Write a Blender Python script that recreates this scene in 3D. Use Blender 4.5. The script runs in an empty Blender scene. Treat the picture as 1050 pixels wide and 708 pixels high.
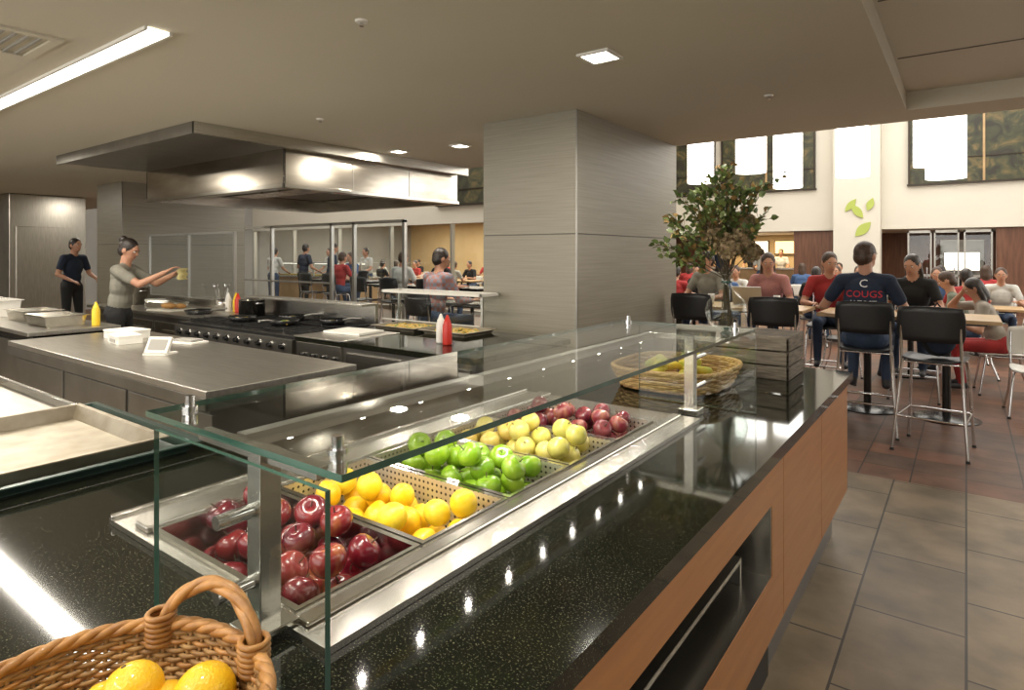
import bpy, math, random, bmesh
import numpy as np
from mathutils import Vector, Matrix, Euler
from mathutils.bvhtree import BVHTree
random.seed(7); rnd=random.Random(11)
scene=bpy.context.scene
pi=math.pi
# ---------------------------------------------------------------- materials
def new_mat(name):
    m=bpy.data.materials.new(name); m.use_nodes=True
    nt=m.node_tree; b=nt.nodes['Principled BSDF']; return m,nt,b
def mat(name,c,rough=.5,metal=0,c2=None,scale=5,stretch=(1,1,1),bump=0,bscale=None,coat=0,emit=None,es=0,lo=.35,hi=.65,spec=None):
    m,nt,b=new_mat(name); N=nt.nodes; L=nt.links
    b.inputs['Base Color'].default_value=(*c,1); b.inputs['Roughness'].default_value=rough
    b.inputs['Metallic'].default_value=metal
    if coat: b.inputs['Coat Weight'].default_value=coat; b.inputs['Coat Roughness'].default_value=.08
    if spec is not None: b.inputs['Specular IOR Level'].default_value=spec
    if emit: b.inputs['Emission Color'].default_value=(*emit,1); b.inputs['Emission Strength'].default_value=es
    if c2 or bump:
        tc=N.new('ShaderNodeTexCoord'); mp=N.new('ShaderNodeMapping'); mp.inputs['Scale'].default_value=stretch
        L.new(tc.outputs['Object'],mp.inputs['Vector'])
        if c2:
            n=N.new('ShaderNodeTexNoise'); n.inputs['Scale'].default_value=scale; n.inputs['Detail'].default_value=4
            L.new(mp.outputs[0],n.inputs['Vector'])
            r=N.new('ShaderNodeValToRGB'); r.color_ramp.elements[0].position=lo; r.color_ramp.elements[1].position=hi
            r.color_ramp.elements[0].color=(*c,1); r.color_ramp.elements[1].color=(*c2,1)
            L.new(n.outputs['Fac'],r.inputs['Fac']); L.new(r.outputs['Color'],b.inputs['Base Color'])
        if bump:
            n2=N.new('ShaderNodeTexNoise'); n2.inputs['Scale'].default_value=bscale or scale; n2.inputs['Detail'].default_value=3
            L.new(mp.outputs[0],n2.inputs['Vector'])
            bp=N.new('ShaderNodeBump'); bp.inputs['Strength'].default_value=bump; bp.inputs['Distance'].default_value=.01
            L.new(n2.outputs['Fac'],bp.inputs['Height']); L.new(bp.outputs[0],b.inputs['Normal'])
    return m
M={}
M['steel']=mat('stainless_steel',(.60,.58,.53),.27,1,c2=(.52,.50,.46),scale=6,stretch=(1,1,12))
M['steel_s']=mat('polished_steel',(.66,.64,.59),.18,1,c2=(.55,.53,.48),scale=3)
M['steel_b']=mat('brushed_steel_top',(.60,.57,.52),.34,1,c2=(.50,.48,.43),scale=5,stretch=(1,12,1))
M['steel_d']=mat('dark_steel',(.24,.23,.205),.34,.9,c2=(.30,.285,.26),scale=4)
M['hoodsteel']=mat('hood_steel',(.68,.63,.55),.2,1,c2=(.42,.38,.32),scale=1.2,stretch=(1,1,4))
M['chrome']=mat('chrome_tube',(.75,.75,.76),.15,1)
M['blackpl']=mat('black_plastic',(.012,.012,.013),.4)
M['black']=mat('black_enamel',(.015,.015,.015),.25)
M['ceil']=mat('ceiling_paint',(.56,.52,.425),.9,c2=(.54,.50,.405),scale=.6)
M['ceil2']=mat('ceiling_panel',(.66,.63,.55),.7)
M['joint']=mat('dark_joint',(.13,.12,.10),.7)
M['white']=mat('white_wall_paint',(.70,.66,.57),.8,c2=(.66,.62,.53),scale=.5)
M['offwhite']=mat('off_white',(.72,.70,.65),.6)
M['greywall']=mat('grey_wall',(.34,.325,.295),.7,c2=(.30,.29,.265),scale=1)
M['warmwall']=mat('warm_wall',(.66,.50,.28),.8,c2=(.56,.40,.20),scale=.7)
M['brownwall']=mat('wood_wall_panel',(.11,.045,.025),.45,c2=(.17,.075,.04),scale=3,stretch=(6,6,.6))
M['woodpanel']=mat('orange_laminate',(.50,.225,.085),.35,c2=(.44,.19,.07),scale=3,stretch=(1,1,14),coat=.15)
M['tablewood']=mat('maple_tabletop',(.50,.34,.17),.35,c2=(.42,.27,.13),scale=4,stretch=(1,8,1))
M['toekick']=mat('toe_kick_metal',(.35,.37,.40),.3,.9)
M['dark']=mat('dark_carcass',(.03,.028,.026),.6)
M['frame']=mat('window_frame_bronze',(.05,.04,.03),.4,.6)
M['alum']=mat('aluminium_frame',(.50,.49,.46),.4,.9)
M['green']=mat('dark_green_tray',(.03,.055,.045),.3)
M['pan']=mat('aluminium_sheet_pan',(.36,.32,.25),.45,.75,c2=(.25,.21,.15),scale=9,bump=.08)
M['paper']=mat('paper',(.72,.71,.66),.7)
M['rubber']=mat('rubber',(.02,.02,.02),.7)
M['burlap']=mat('weathered_wood',(.13,.11,.085),.8,c2=(.24,.20,.155),scale=10,stretch=(1,1,8),bump=.3)
M['food']=mat('roasted_food',(.60,.34,.05),.6,c2=(.12,.22,.03),scale=40,lo=.48,hi=.58,bump=.5)
M['yel']=mat('yellow_cloth',(.62,.54,.24),.8,bump=.4,bscale=20)
M['lens']=mat('lamp_diffuser',(.9,.9,.85),.5,emit=(1,.93,.80),es=10)
M['strip']=mat('strip_diffuser',(.9,.9,.85),.5,emit=(1,.94,.82),es=9)
M['lantern']=mat('lantern_shade',(.9,.9,.88),.6,emit=(1,.96,.88),es=5)
M['winglow']=mat('daylit_window_pane',(.9,.9,.88),.6,emit=(1,.97,.92),es=2.5)
M['led']=mat('led_chip',(.9,.9,.9),.5,emit=(1,.95,.85),es=40)
M['screen']=mat('warm_menu_board',(.6,.4,.2),.4,emit=(1,.62,.25),es=2.2)
M['screenw']=mat('menu_board_white',(.6,.6,.6),.4,emit=(1,.9,.72),es=2.2)
M['lapscr']=mat('laptop_display',(.2,.3,.4),.3,emit=(.6,.75,1),es=.8)
M['wick']=mat('wicker',(.27,.12,.03),.5,c2=(.42,.21,.06),scale=45,coat=.1)
M['wick2']=mat('wicker_light',(.50,.34,.13),.55,c2=(.36,.22,.08),scale=40)
M['wickd']=mat('wicker_dark_weave',(.22,.115,.038),.6,c2=(.36,.21,.075),scale=50)
M['leaf']=mat('foliage_green',(.05,.09,.022),.5,c2=(.15,.19,.05),scale=14)
M['leaf2']=mat('foliage_autumn',(.26,.15,.05),.6,c2=(.16,.14,.04),scale=14)
M['leafy']=mat('leaf_cutout_green',(.42,.50,.10),.6)
M['hydr']=mat('dried_hydrangea',(.28,.19,.11),.7,c2=(.18,.15,.07),scale=30)
M['stem']=mat('stem_brown',(.07,.05,.025),.7)
M['ban']=mat('banana_skin',(.72,.52,.05),.45,c2=(.45,.50,.05),scale=12)
M['ban2']=mat('banana_green',(.38,.45,.05),.45,c2=(.6,.5,.05),scale=12)
M['stemf']=mat('fruit_stem',(.06,.035,.015),.8)
M['sauce']=mat('red_squeeze_bottle',(.5,.03,.02),.4); M['mustard']=mat('yellow_squeeze_bottle',(.75,.5,.03),.4)
M['board']=mat('cutting_board',(.62,.60,.52),.5,c2=(.55,.53,.45),scale=8); M['bread']=mat('bread_crust',(.50,.27,.08),.7,c2=(.35,.17,.05),scale=12,bump=.3)
def fruit(n,c,c2,s=30,lo=.4,hi=.7,bump=0,r=.24,st=(1,1,.35)):
    return mat(n,c,r,c2=c2,scale=s,stretch=st,lo=lo,hi=hi,bump=bump,bscale=300,coat=.3)
RED=[fruit('red_apple_skin_a',(.12,.006,.014),(.21,.018,.02)),fruit('red_apple_skin_b',(.07,.004,.012),(.14,.009,.016)),fruit('red_apple_skin_c',(.17,.014,.016),(.38,.17,.05),s=22,lo=.55,hi=.8)]
PURP=[fruit('plum_red_apple_a',(.11,.012,.025),(.22,.05,.05)),fruit('plum_red_apple_b',(.18,.02,.032),(.38,.17,.10))]
GRN=[fruit('green_apple_a',(.20,.37,.012),(.30,.46,.03)),fruit('green_apple_b',(.15,.30,.012),(.26,.40,.03))]
YEL=[fruit('golden_pear_a',(.58,.50,.10),(.66,.58,.20)),fruit('golden_pear_b',(.48,.45,.08),(.62,.54,.15)),fruit('golden_pear_c',(.62,.48,.12),(.52,.24,.06),lo=.55,hi=.8)]
ORG=[fruit('lemon_peel_a',(.84,.55,.010),(.88,.62,.03),bump=.2,r=.36,st=(1,1,1)),fruit('lemon_peel_b',(.84,.62,.02),(.9,.70,.06),bump=.2,r=.36,st=(1,1,1)),fruit('lemon_peel_c',(.84,.47,.008),(.88,.55,.015),bump=.2,r=.36,st=(1,1,1))]
ORG2=[fruit('orange_peel_golden',(.82,.46,.006),(.86,.53,.012),bump=.25,r=.38,st=(1,1,1))]
def granite():
    m,nt,b=new_mat('black_speckled_granite'); N=nt.nodes;L=nt.links
    tc=N.new('ShaderNodeTexCoord')
    n=N.new('ShaderNodeTexNoise'); n.inputs['Scale'].default_value=260; n.inputs['Detail'].default_value=1
    L.new(tc.outputs['Object'],n.inputs['Vector'])
    r=N.new('ShaderNodeValToRGB'); e=r.color_ramp.elements
    e[0].position=.59; e[0].color=(.006,.0068,.005,1); e[1].position=.76; e[1].color=(.10,.10,.05,1)
    L.new(n.outputs['Fac'],r.inputs['Fac'])
    v=N.new('ShaderNodeTexVoronoi'); v.inputs['Scale'].default_value=105; L.new(tc.outputs['Object'],v.inputs['Vector'])
    r2=N.new('ShaderNodeValToRGB'); r2.color_ramp.elements[0].position=.06; r2.color_ramp.elements[0].color=(.22,.23,.16,1)
    r2.color_ramp.elements[1].position=.14; r2.color_ramp.elements[1].color=(0,0,0,1)
    L.new(v.outputs['Distance'],r2.inputs['Fac'])
    mx=N.new('ShaderNodeMixRGB'); mx.blend_type='ADD'; mx.inputs[0].default_value=.55
    L.new(r.outputs[0],mx.inputs[1]); L.new(r2.outputs[0],mx.inputs[2]); L.new(mx.outputs[0],b.inputs['Base Color'])
    b.inputs['Roughness'].default_value=.06; b.inputs['Specular IOR Level'].default_value=.4
    return m
M['granite']=granite()
def glassm(name,tint,f0=.04,k=.9):
    m=bpy.data.materials.new(name); m.use_nodes=True; nt=m.node_tree; N=nt.nodes;L=nt.links; N.clear()
    o=N.new('ShaderNodeOutputMaterial'); t=N.new('ShaderNodeBsdfTransparent'); t.inputs[0].default_value=(*tint,1)
    g=N.new('ShaderNodeBsdfGlossy'); g.inputs['Roughness'].default_value=0; g.inputs['Color'].default_value=(1,1,1,1)
    f=N.new('ShaderNodeLayerWeight'); f.inputs['Blend'].default_value=.5
    p=N.new('ShaderNodeMath'); p.operation='POWER'; p.inputs[1].default_value=5; L.new(f.outputs['Facing'],p.inputs[0])
    q=N.new('ShaderNodeMath'); q.operation='MULTIPLY_ADD'; q.inputs[1].default_value=k; q.inputs[2].default_value=f0; L.new(p.outputs[0],q.inputs[0])
    mx=N.new('ShaderNodeMixShader'); L.new(q.outputs[0],mx.inputs[0]); L.new(t.outputs[0],mx.inputs[1]); L.new(g.outputs[0],mx.inputs[2]); L.new(mx.outputs[0],o.inputs[0])
    return m
M['glass']=glassm('clear_glass',(.965,.985,.978),.03,.8)
M['glassthin']=glassm('partition_glass',(.96,.98,.99),.03,.5)
M['gedge']=mat('glass_green_edge',(.025,.07,.052),.12,c2=(.05,.12,.09),scale=6,coat=.4)
def perf():
    m,nt,b=new_mat('perforated_steel'); N=nt.nodes;L=nt.links
    tc=N.new('ShaderNodeTexCoord'); s=N.new('ShaderNodeSeparateXYZ'); L.new(tc.outputs['Object'],s.inputs[0])
    def mth(op,a,bv=None):
        n=N.new('ShaderNodeMath'); n.operation=op
        for i,x in enumerate((a,bv)):
            if x is None: continue
            if isinstance(x,(int,float)): n.inputs[i].default_value=x
            else: L.new(x,n.inputs[i])
        return n.outputs[0]
    u=mth('ADD',s.outputs[0],s.outputs[1]); u=mth('MULTIPLY',u,60.); v=mth('MULTIPLY',s.outputs[2],60.)
    u=mth('SUBTRACT',mth('FRACT',u),.5); v=mth('SUBTRACT',mth('FRACT',v),.5)
    d=mth('SQRT',mth('ADD',mth('MULTIPLY',u,u),mth('MULTIPLY',v,v))); k=mth('LESS_THAN',d,.22)
    mx=N.new('ShaderNodeMixRGB'); L.new(k,mx.inputs[0]); mx.inputs[1].default_value=(.62,.57,.48,1); mx.inputs[2].default_value=(.03,.028,.022,1)
    L.new(mx.outputs[0],b.inputs['Base Color']); b.inputs['Metallic'].default_value=.75; b.inputs['Roughness'].default_value=.38
    return m
M['perf']=perf()
def colmat():
    m,nt,b=new_mat('column_striated_tile'); N=nt.nodes;L=nt.links
    tc=N.new('ShaderNodeTexCoord'); mp=N.new('ShaderNodeMapping'); mp.inputs['Scale'].default_value=(1.2,1.2,60)
    L.new(tc.outputs['Object'],mp.inputs[0]); n=N.new('ShaderNodeTexNoise'); n.inputs['Scale'].default_value=1.5; n.inputs['Detail'].default_value=3
    L.new(mp.outputs[0],n.inputs['Vector']); r=N.new('ShaderNodeValToRGB')
    r.color_ramp.elements[0].position=.3; r.color_ramp.elements[0].color=(.225,.205,.158,1); r.color_ramp.elements[1].position=.7; r.color_ramp.elements[1].color=(.285,.26,.205,1)
    L.new(n.outputs['Fac'],r.inputs[0]); L.new(r.outputs[0],b.inputs['Base Color']); b.inputs['Roughness'].default_value=.4
    return m
M['col']=colmat()
def floormat():
    m,nt,b=new_mat('slate_floor_tile'); N=nt.nodes;L=nt.links
    tc=N.new('ShaderNodeTexCoord'); mp=N.new('ShaderNodeMapping'); mp.inputs['Rotation'].default_value=(0,0,pi/2); L.new(tc.outputs['Object'],mp.inputs[0])
    def brick(w,h,c1,c2,mort,off):
        k=N.new('ShaderNodeTexBrick'); k.offset=off; L.new(mp.outputs[0],k.inputs['Vector']); k.inputs['Scale'].default_value=1
        k.inputs['Brick Width'].default_value=w; k.inputs['Row Height'].default_value=h; k.inputs['Mortar Size'].default_value=.005
        k.inputs['Color1'].default_value=(*c1,1); k.inputs['Color2'].default_value=(*c2,1); k.inputs['Mortar'].default_value=(*mort,1); return k
    a=brick(.62,.40,(.245,.185,.115),(.18,.138,.09),(.045,.036,.026),.5)
    c=brick(.31,.31,(.17,.074,.040),(.09,.056,.038),(.03,.022,.018),.0)
    n=N.new('ShaderNodeTexNoise'); n.inputs['Scale'].default_value=4; n.inputs['Detail'].default_value=7; L.new(tc.outputs['Object'],n.inputs['Vector'])
    s=N.new('ShaderNodeSeparateXYZ'); L.new(tc.outputs['Object'],s.inputs[0])
    st=N.new('ShaderNodeMath'); st.operation='GREATER_THAN'; st.inputs[1].default_value=4.98; L.new(s.outputs[1],st.inputs[0])
    mx=N.new('ShaderNodeMixRGB'); L.new(st.outputs[0],mx.inputs[0]); L.new(a.outputs[0],mx.inputs[1]); L.new(c.outputs[0],mx.inputs[2])
    mr=N.new('ShaderNodeMapRange'); mr.inputs[1].default_value=.3; mr.inputs[2].default_value=.7; mr.inputs[3].default_value=.65; mr.inputs[4].default_value=1.3; L.new(n.outputs['Fac'],mr.inputs[0])
    m2=N.new('ShaderNodeMixRGB'); m2.blend_type='MULTIPLY'; m2.inputs[0].default_value=1; L.new(mx.outputs[0],m2.inputs[1]); L.new(mr.outputs[0],m2.inputs[2])
    L.new(m2.outputs[0],b.inputs['Base Color']); b.inputs['Roughness'].default_value=.45; b.inputs['Specular IOR Level'].default_value=.3
    bp=N.new('ShaderNodeBump'); bp.inputs['Strength'].default_value=.3; bp.inputs['Distance'].default_value=.01; L.new(n.outputs['Fac'],bp.inputs['Height']); L.new(bp.outputs[0],b.inputs['Normal'])
    return m
M['floor']=floormat()
def artmat():
    m,nt,b=new_mat('leaf_pattern_panel'); N=nt.nodes;L=nt.links
    tc=N.new('ShaderNodeTexCoord')
    n=N.new('ShaderNodeTexNoise'); n.inputs['Scale'].default_value=2.4; n.inputs['Detail'].default_value=7; n.inputs['Distortion'].default_value=1.5
    L.new(tc.outputs['Object'],n.inputs['Vector'])
    r=N.new('ShaderNodeValToRGB'); e=r.color_ramp.elements; e[0].position=.38; e[0].color=(.028,.024,.016,1); e[1].position=.72; e[1].color=(.20,.135,.05,1)
    x=e.new(.52); x.color=(.05,.055,.025,1)
    L.new(n.outputs['Fac'],r.inputs[0]); L.new(r.outputs[0],b.inputs['Base Color']); b.inputs['Roughness'].default_value=.45; return m
M['art']=artmat()
def plaid():
    m,nt,b=new_mat('plaid_shirt'); N=nt.nodes;L=nt.links
    tc=N.new('ShaderNodeTexCoord'); ch=N.new('ShaderNodeTexChecker'); ch.inputs['Scale'].default_value=22
    ch.inputs[1].default_value=(.30,.14,.12,1); ch.inputs[2].default_value=(.20,.20,.24,1); L.new(tc.outputs['Object'],ch.inputs[0]); L.new(ch.outputs[0],b.inputs['Base Color']); b.inputs['Roughness'].default_value=.85
    return m
M['plaid']=plaid()
def cloth(n,c): return mat(n,c,.85,c2=tuple(x*.75 for x in c),scale=9,bump=.25,bscale=14)
M['navy']=cloth('navy_tshirt',(.014,.024,.05)); M['greyt']=cloth('grey_tshirt',(.24,.23,.19)); M['blackc']=cloth('black_trousers',(.015,.015,.016))
M['jean']=cloth('blue_jeans',(.04,.065,.12)); M['redc']=cloth('red_shirt',(.38,.03,.03)); M['pinkc']=cloth('pink_shirt',(.45,.20,.18)); M['whitec']=cloth('white_shirt',(.6,.6,.56))
M['olive']=cloth('olive_shirt',(.16,.18,.13)); M['bluec']=cloth('blue_shirt',(.05,.10,.22)); M['tanc']=cloth('tan_top',(.34,.30,.25))
M['skin']=mat('skin',(.50,.27,.17),.5,c2=(.44,.22,.14),scale=6)
M['hairb']=mat('brown_hair',(.035,.018,.010),.5,c2=(.07,.035,.018),scale=40,bump=.5); M['hairk']=mat('black_hair',(.012,.009,.008),.4,c2=(.03,.02,.015),scale=40,bump=.5)
M['shoe']=mat('shoe',(.03,.03,.035),.5); M['eye']=mat('eye_white',(.7,.7,.68),.2); M['pupil']=mat('pupil',(.02,.012,.01),.1); M['lip']=mat('lip',(.38,.13,.11),.4)
M['txtr']=mat('shirt_print_red',(.55,.02,.03),.7); M['txtw']=mat('shirt_print_white',(.75,.75,.75),.7)
# ---------------------------------------------------------------- mesh builder
class MB:
    def __init__(s): s.v=[]; s.f=[]; s.m=[]; s.sm=[]; s.mats=[]
    def mi(s,m):
        m=M[m] if isinstance(m,str) else m
        if m not in s.mats: s.mats.append(m)
        return s.mats.index(m)
    def add(s,vs,fs,m,smooth=False,T=None):
        o=len(s.v)
        if T is not None: vs=[T@Vector(v) for v in vs]
        s.v+= [tuple(v) for v in vs]; k=s.mi(m)
        for f in fs: s.f.append(tuple(i+o for i in f)); s.m.append(k); s.sm.append(smooth)
    def box(s,x0,x1,y0,y1,z0,z1,m,T=None):
        vs=[(x0,y0,z0),(x1,y0,z0),(x1,y1,z0),(x0,y1,z0),(x0,y0,z1),(x1,y0,z1),(x1,y1,z1),(x0,y1,z1)]
        s.add(vs,[(0,3,2,1),(4,5,6,7),(0,1,5,4),(1,2,6,5),(2,3,7,6),(3,0,4,7)],m,False,T)
    def cyl(s,p0,p1,r0,r1,m,seg=12,T=None,caps=True):
        p0=Vector(p0);p1=Vector(p1);d=(p1-p0).normalized(); a=d.orthogonal().normalized(); b=d.cross(a)
        vs=[]
        for p,r in((p0,r0),(p1,r1)):
            for i in range(seg): t=2*pi*i/seg; vs.append(p+a*math.cos(t)*r+b*math.sin(t)*r)
        fs=[(i,(i+1)%seg,seg+(i+1)%seg,seg+i) for i in range(seg)]
        s.add(vs,fs,m,True,T)
        if caps: s.add(vs,[tuple(range(seg-1,-1,-1)),tuple(range(seg,2*seg))],m,False,T)
    def lathe(s,prof,m,seg=20,T=None,smooth=True):
        vs=[];n=len(prof)
        for r,z in prof:
            for i in range(seg): t=2*pi*i/seg; vs.append((r*math.cos(t),r*math.sin(t),z))
        fs=[(j*seg+i,j*seg+(i+1)%seg,(j+1)*seg+(i+1)%seg,(j+1)*seg+i) for j in range(n-1) for i in range(seg)]
        s.add(vs,fs,m,smooth,T)
    def ell(s,c,r,m,T=None,seg=16,rot=None):
        pr=[(math.sin(pi*j/(seg//2+2)),-math.cos(pi*j/(seg//2+2))) for j in range(seg//2+3)]
        pr[0]=(1e-4,-1); pr[-1]=(1e-4,1)
        A=Matrix.Translation(c)@(rot.to_4x4() if rot else Matrix.Identity(4))@Matrix.Diagonal((*r,1))
        if T is not None: A=T@A
        s.lathe(pr,m,seg,A)
    def tube(s,path,r,m,seg=8,closed=False,T=None):
        P=[Vector(p) for p in path]; n=len(P); rr=r if isinstance(r,(list,tuple)) else [r]*n
        vs=[];a=None
        for i,p in enumerate(P):
            if closed: d=(P[(i+1)%n]-P[i-1])
            else: d=(P[min(i+1,n-1)]-P[max(i-1,0)])
            d.normalize()
            if a is None: a=d.orthogonal()
            a=(a-d*a.dot(d)); a.normalize(); b=d.cross(a)
            for k in range(seg): t=2*pi*k/seg; vs.append(p+(a*math.cos(t)+b*math.sin(t))*rr[i])
        rng=n if closed else n-1
        fs=[(i*seg+k,i*seg+(k+1)%seg,((i+1)%n)*seg+(k+1)%seg,((i+1)%n)*seg+k) for i in range(rng) for k in range(seg)]
        s.add(vs,fs,m,True,T)
        if not closed: s.add(vs,[tuple(range(seg-1,-1,-1)),tuple(range((n-1)*seg,n*seg))],m,False,T)
    def plate(s,xs,ys,z0,z1,holes,m):
        nx,ny=len(xs)-1,len(ys)-1
        sol=lambda i,j: 0<=i<nx and 0<=j<ny and (i,j) not in holes
        for i in range(nx):
            for j in range(ny):
                if not sol(i,j): continue
                a,b,c,d=xs[i],xs[i+1],ys[j],ys[j+1]
                s.add([(a,c,z1),(b,c,z1),(b,d,z1),(a,d,z1)],[(0,1,2,3)],m); s.add([(a,c,z0),(b,c,z0),(b,d,z0),(a,d,z0)],[(3,2,1,0)],m)
                if not sol(i-1,j): s.add([(a,c,z0),(a,d,z0),(a,d,z1),(a,c,z1)],[(3,2,1,0)],m)
                if not sol(i+1,j): s.add([(b,c,z0),(b,d,z0),(b,d,z1),(b,c,z1)],[(0,1,2,3)],m)
                if not sol(i,j-1): s.add([(a,c,z0),(b,c,z0),(b,c,z1),(a,c,z1)],[(0,1,2,3)],m)
                if not sol(i,j+1): s.add([(a,d,z0),(b,d,z0),(b,d,z1),(a,d,z1)],[(3,2,1,0)],m)
    def mesh(s,name):
        me=bpy.data.meshes.new(name); me.from_pydata(s.v,[],s.f)
        for m in s.mats: me.materials.append(m)
        me.polygons.foreach_set('material_index',s.m); me.polygons.foreach_set('use_smooth',s.sm); me.update(); return me
    def build(s,name,loc=(0,0,0),yaw=0,bevel=0,parent=None):
        o=bpy.data.objects.new(name,s.mesh(name)); scene.collection.objects.link(o); o.location=loc; o.rotation_euler=(0,0,yaw)
        if bevel:
            b=o.modifiers.new('bevel','BEVEL'); b.width=bevel; b.segments=2; b.limit_method='ANGLE'; b.angle_limit=math.radians(40)
        if parent: o.parent=parent
        return o
TR=Matrix.Translation
# ---------------------------------------------------------------- camera
cam=bpy.data.cameras.new('camera'); co=bpy.data.objects.new('camera',cam); scene.collection.objects.link(co)
co.location=(0,0,1.55); co.rotation_euler=(pi/2,0,math.radians(36.3)); cam.lens=21.74; cam.sensor_width=36; cam.shift_y=-.0886; cam.clip_start=.02
scene.camera=co
# ---------------------------------------------------------------- room shell
b=MB(); b.box(-20,6,-3,24,-.1,0,'floor'); b.build('floor')
b=MB()
b.box(-20,-.4,-3,6.6,2.75,3.0,'ceil'); b.box(-.4,6,6.1,6.6,2.75,3.0,'ceil'); b.box(-.4,6,-3,6.1,2.90,3.0,'ceil2')
for y in (-2,-1,0.2,1.4,2.6,3.8,5.0): b.box(-.38,6,y,y+.012,2.895,2.90,'joint')
for x in (1.4,3.2): b.box(x,x+.012,-3,6.1,2.895,2.90,'joint')
b.box(-20,6,6.6,20,7,7.1,'white'); b.box(-20,6,6.5,6.6,3.0,7.1,'white')
b.box(-20,-8.5,12.1,20,2.85,2.95,'white'); b.box(-8.4,6,20.25,24,2.25,2.4,'white')
b.build('ceiling')
b=MB(); b.box(-20.2,-20,-3,24,-.1,7.1,'greywall'); b.build('wall_left')
b=MB(); b.box(6,6.2,-3,24,-.1,7.1,'white'); b.build('wall_right')
b=MB(); b.box(-20,6,-3.2,-3,-.1,7.1,'greywall'); b.build('wall_back')
b=MB(); b.box(-8.5,6,20,20.25,2.25,7,'white'); b.box(-3.05,-1.9,19.6,20.0,0,7,'white'); b.box(-8.5,-8.35,12.2,20,0,7,'white'); b.build('wall_far')
b=MB(); b.box(-20,6,23.9,24,-.1,2.4,'brownwall'); b.box(-8.35,-4.3,23.8,23.9,0,2.25,'warmwall'); b.box(-4.2,-3.05,20.1,20.3,0,2.25,'brownwall'); b.box(.62,3.5,20.1,20.3,0,2.25,'brownwall')
b.build('wall_alcove')
b=MB(); b.box(-20,-8.5,12,12.2,2.35,7,'white'); b.build('wall_partition')
b=MB(); b.box(-20,-8.35,19.6,19.8,0,2.9,'warmwall'); b.build('wall_dining')
b=MB()
x=-20
while x<-8.6:
    b.box(x-.03,x+.03,12.02,12.14,0,2.35,'alum'); x+=2.3
b.box(-20,-8.5,12.02,12.14,0,.12,'alum'); b.box(-20,-8.5,12.075,12.085,.1,2.35,'glassthin')
b.build('window_1')
b=MB()
xs_=[-13.0,-11.3,-9.4,-8.77,-7.5]
for x in xs_: b.box(x-.03,x+.03,7.17,7.23,0,2.12,'alum')
b.box(-13.03,-7.47,7.17,7.23,2.08,2.13,'alum'); b.box(-13.03,-7.47,7.17,7.23,0,.1,'alum'); b.box(-13,-9.4,7.18,7.22,1.0,1.03,'alum'); b.box(-13,-7.5,7.195,7.205,.1,2.08,'glassthin')
b.build('glass_partition_screen')
def artpanel(name,x0,x1,z0,z1,y=20,ns=2):
    b=MB(); b.box(x0,x1,y-.06,y-.001,z0,z1,'art'); t=.05
    b.box(x0-t,x1+t,y-.1,y-.001,z1,z1+t,'frame'); b.box(x0-t,x1+t,y-.1,y-.001,z0-t,z0,'frame')
    for i in range(ns+1):
        xx=x0+(x1-x0)*i/ns; b.box(xx-t/2,xx+t/2,y-.1,y-.001,z0,z1,'tablewood' if 0<i<ns else 'frame')
    b.box(x0,x1,y-.09,y-.001,z0+(z1-z0)*.33,z0+(z1-z0)*.33+.025,'frame')
    b.build(name)
artpanel('leaf_mural_panel',-7.95,-6.55,3.5,5.3,ns=1)
artpanel('leaf_mural_panel',-6.3,-3.6,3.5,5.25,ns=2)
artpanel('leaf_mural_panel',-1.25,3.6,3.45,5.35,ns=3)
artpanel('leaf_mural_panel',-11.2,-9.3,2.85,3.9,y=12,ns=1)
b=MB()
for (x0,x1) in ((-1.3,-.75),(-.7,-.15),(-.05,.55)):
    for xx in (x0,x1-.035): b.box(xx,xx+.035,20.12,20.2,0,2.2,'alum')
    b.box(x0,x1,20.12,20.2,2.13,2.2,'alum'); b.box(x0,x1,20.12,20.2,.95,1.01,'alum'); b.box(x0,x1,20.15,20.16,0,2.1,'glassthin')
    b.box(x1-.12,x1-.09,20.08,20.12,.9,1.2,'chrome')
b.build('door_1')
b=MB(); b.box(-.6,.4,21.5,22.2,0,1.95,'steel_d'); b.box(-.5,.3,21.48,21.5,1.1,1.6,'screenw'); b.box(-.5,.3,21.47,21.5,.25,.95,'black'); b.build('drinks_machine',bevel=.02)
b=MB(); b.box(-7.7,-4.4,21.9,22.5,0,1.05,'tablewood'); b.box(-7.8,-4.3,21.8,22.5,1.05,1.1,'steel'); b.build('serving_counter')
for i,(x0,x1,mm) in enumerate(((-7.4,-6.7,'screen'),(-6.5,-5.8,'screenw'),(-5.6,-4.9,'screen'))):
    b=MB(); b.box(x0,x1,23.68,23.78,1.55,2.05,'black'); b.box(x0+.03,x1-.03,23.66,23.68,1.58,2.02,mm); b.build('menu_board')
b=MB()
def leafpoly(b,c,ang,L,W,m):
    pts=[]
    for t in np.linspace(0,1,9): pts.append((t*L,W*math.sin(pi*t)))
    for t in np.linspace(1,0,9)[1:-1]: pts.append((t*L,-W*math.sin(pi*t)))
    vs=[(c[0]+p[0]*math.cos(ang)-p[1]*math.sin(ang),c[1],c[2]+p[0]*math.sin(ang)+p[1]*math.cos(ang)) for p in pts]
    vs2=[(v[0],v[1]+.02,v[2]) for v in vs]; n=len(vs)
    b.add(vs+vs2,[tuple(range(n)),tuple(range(2*n-1,n-1,-1))]+[(i,n+i,n+(i+1)%n,(i+1)%n) for i in range(n)],m)
leafpoly(b,(-2.75,19.57,2.75),.9,.45,.09,'leafy'); leafpoly(b,(-2.3,19.56,2.55),2.2,.5,.10,'leafy'); leafpoly(b,(-2.5,19.57,2.05),.8,.55,.13,'leafy'); leafpoly(b,(-2.2,19.55,2.75),1.2,.38,.09,'leafy')
b.build('leaf_wall_decoration')
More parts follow.
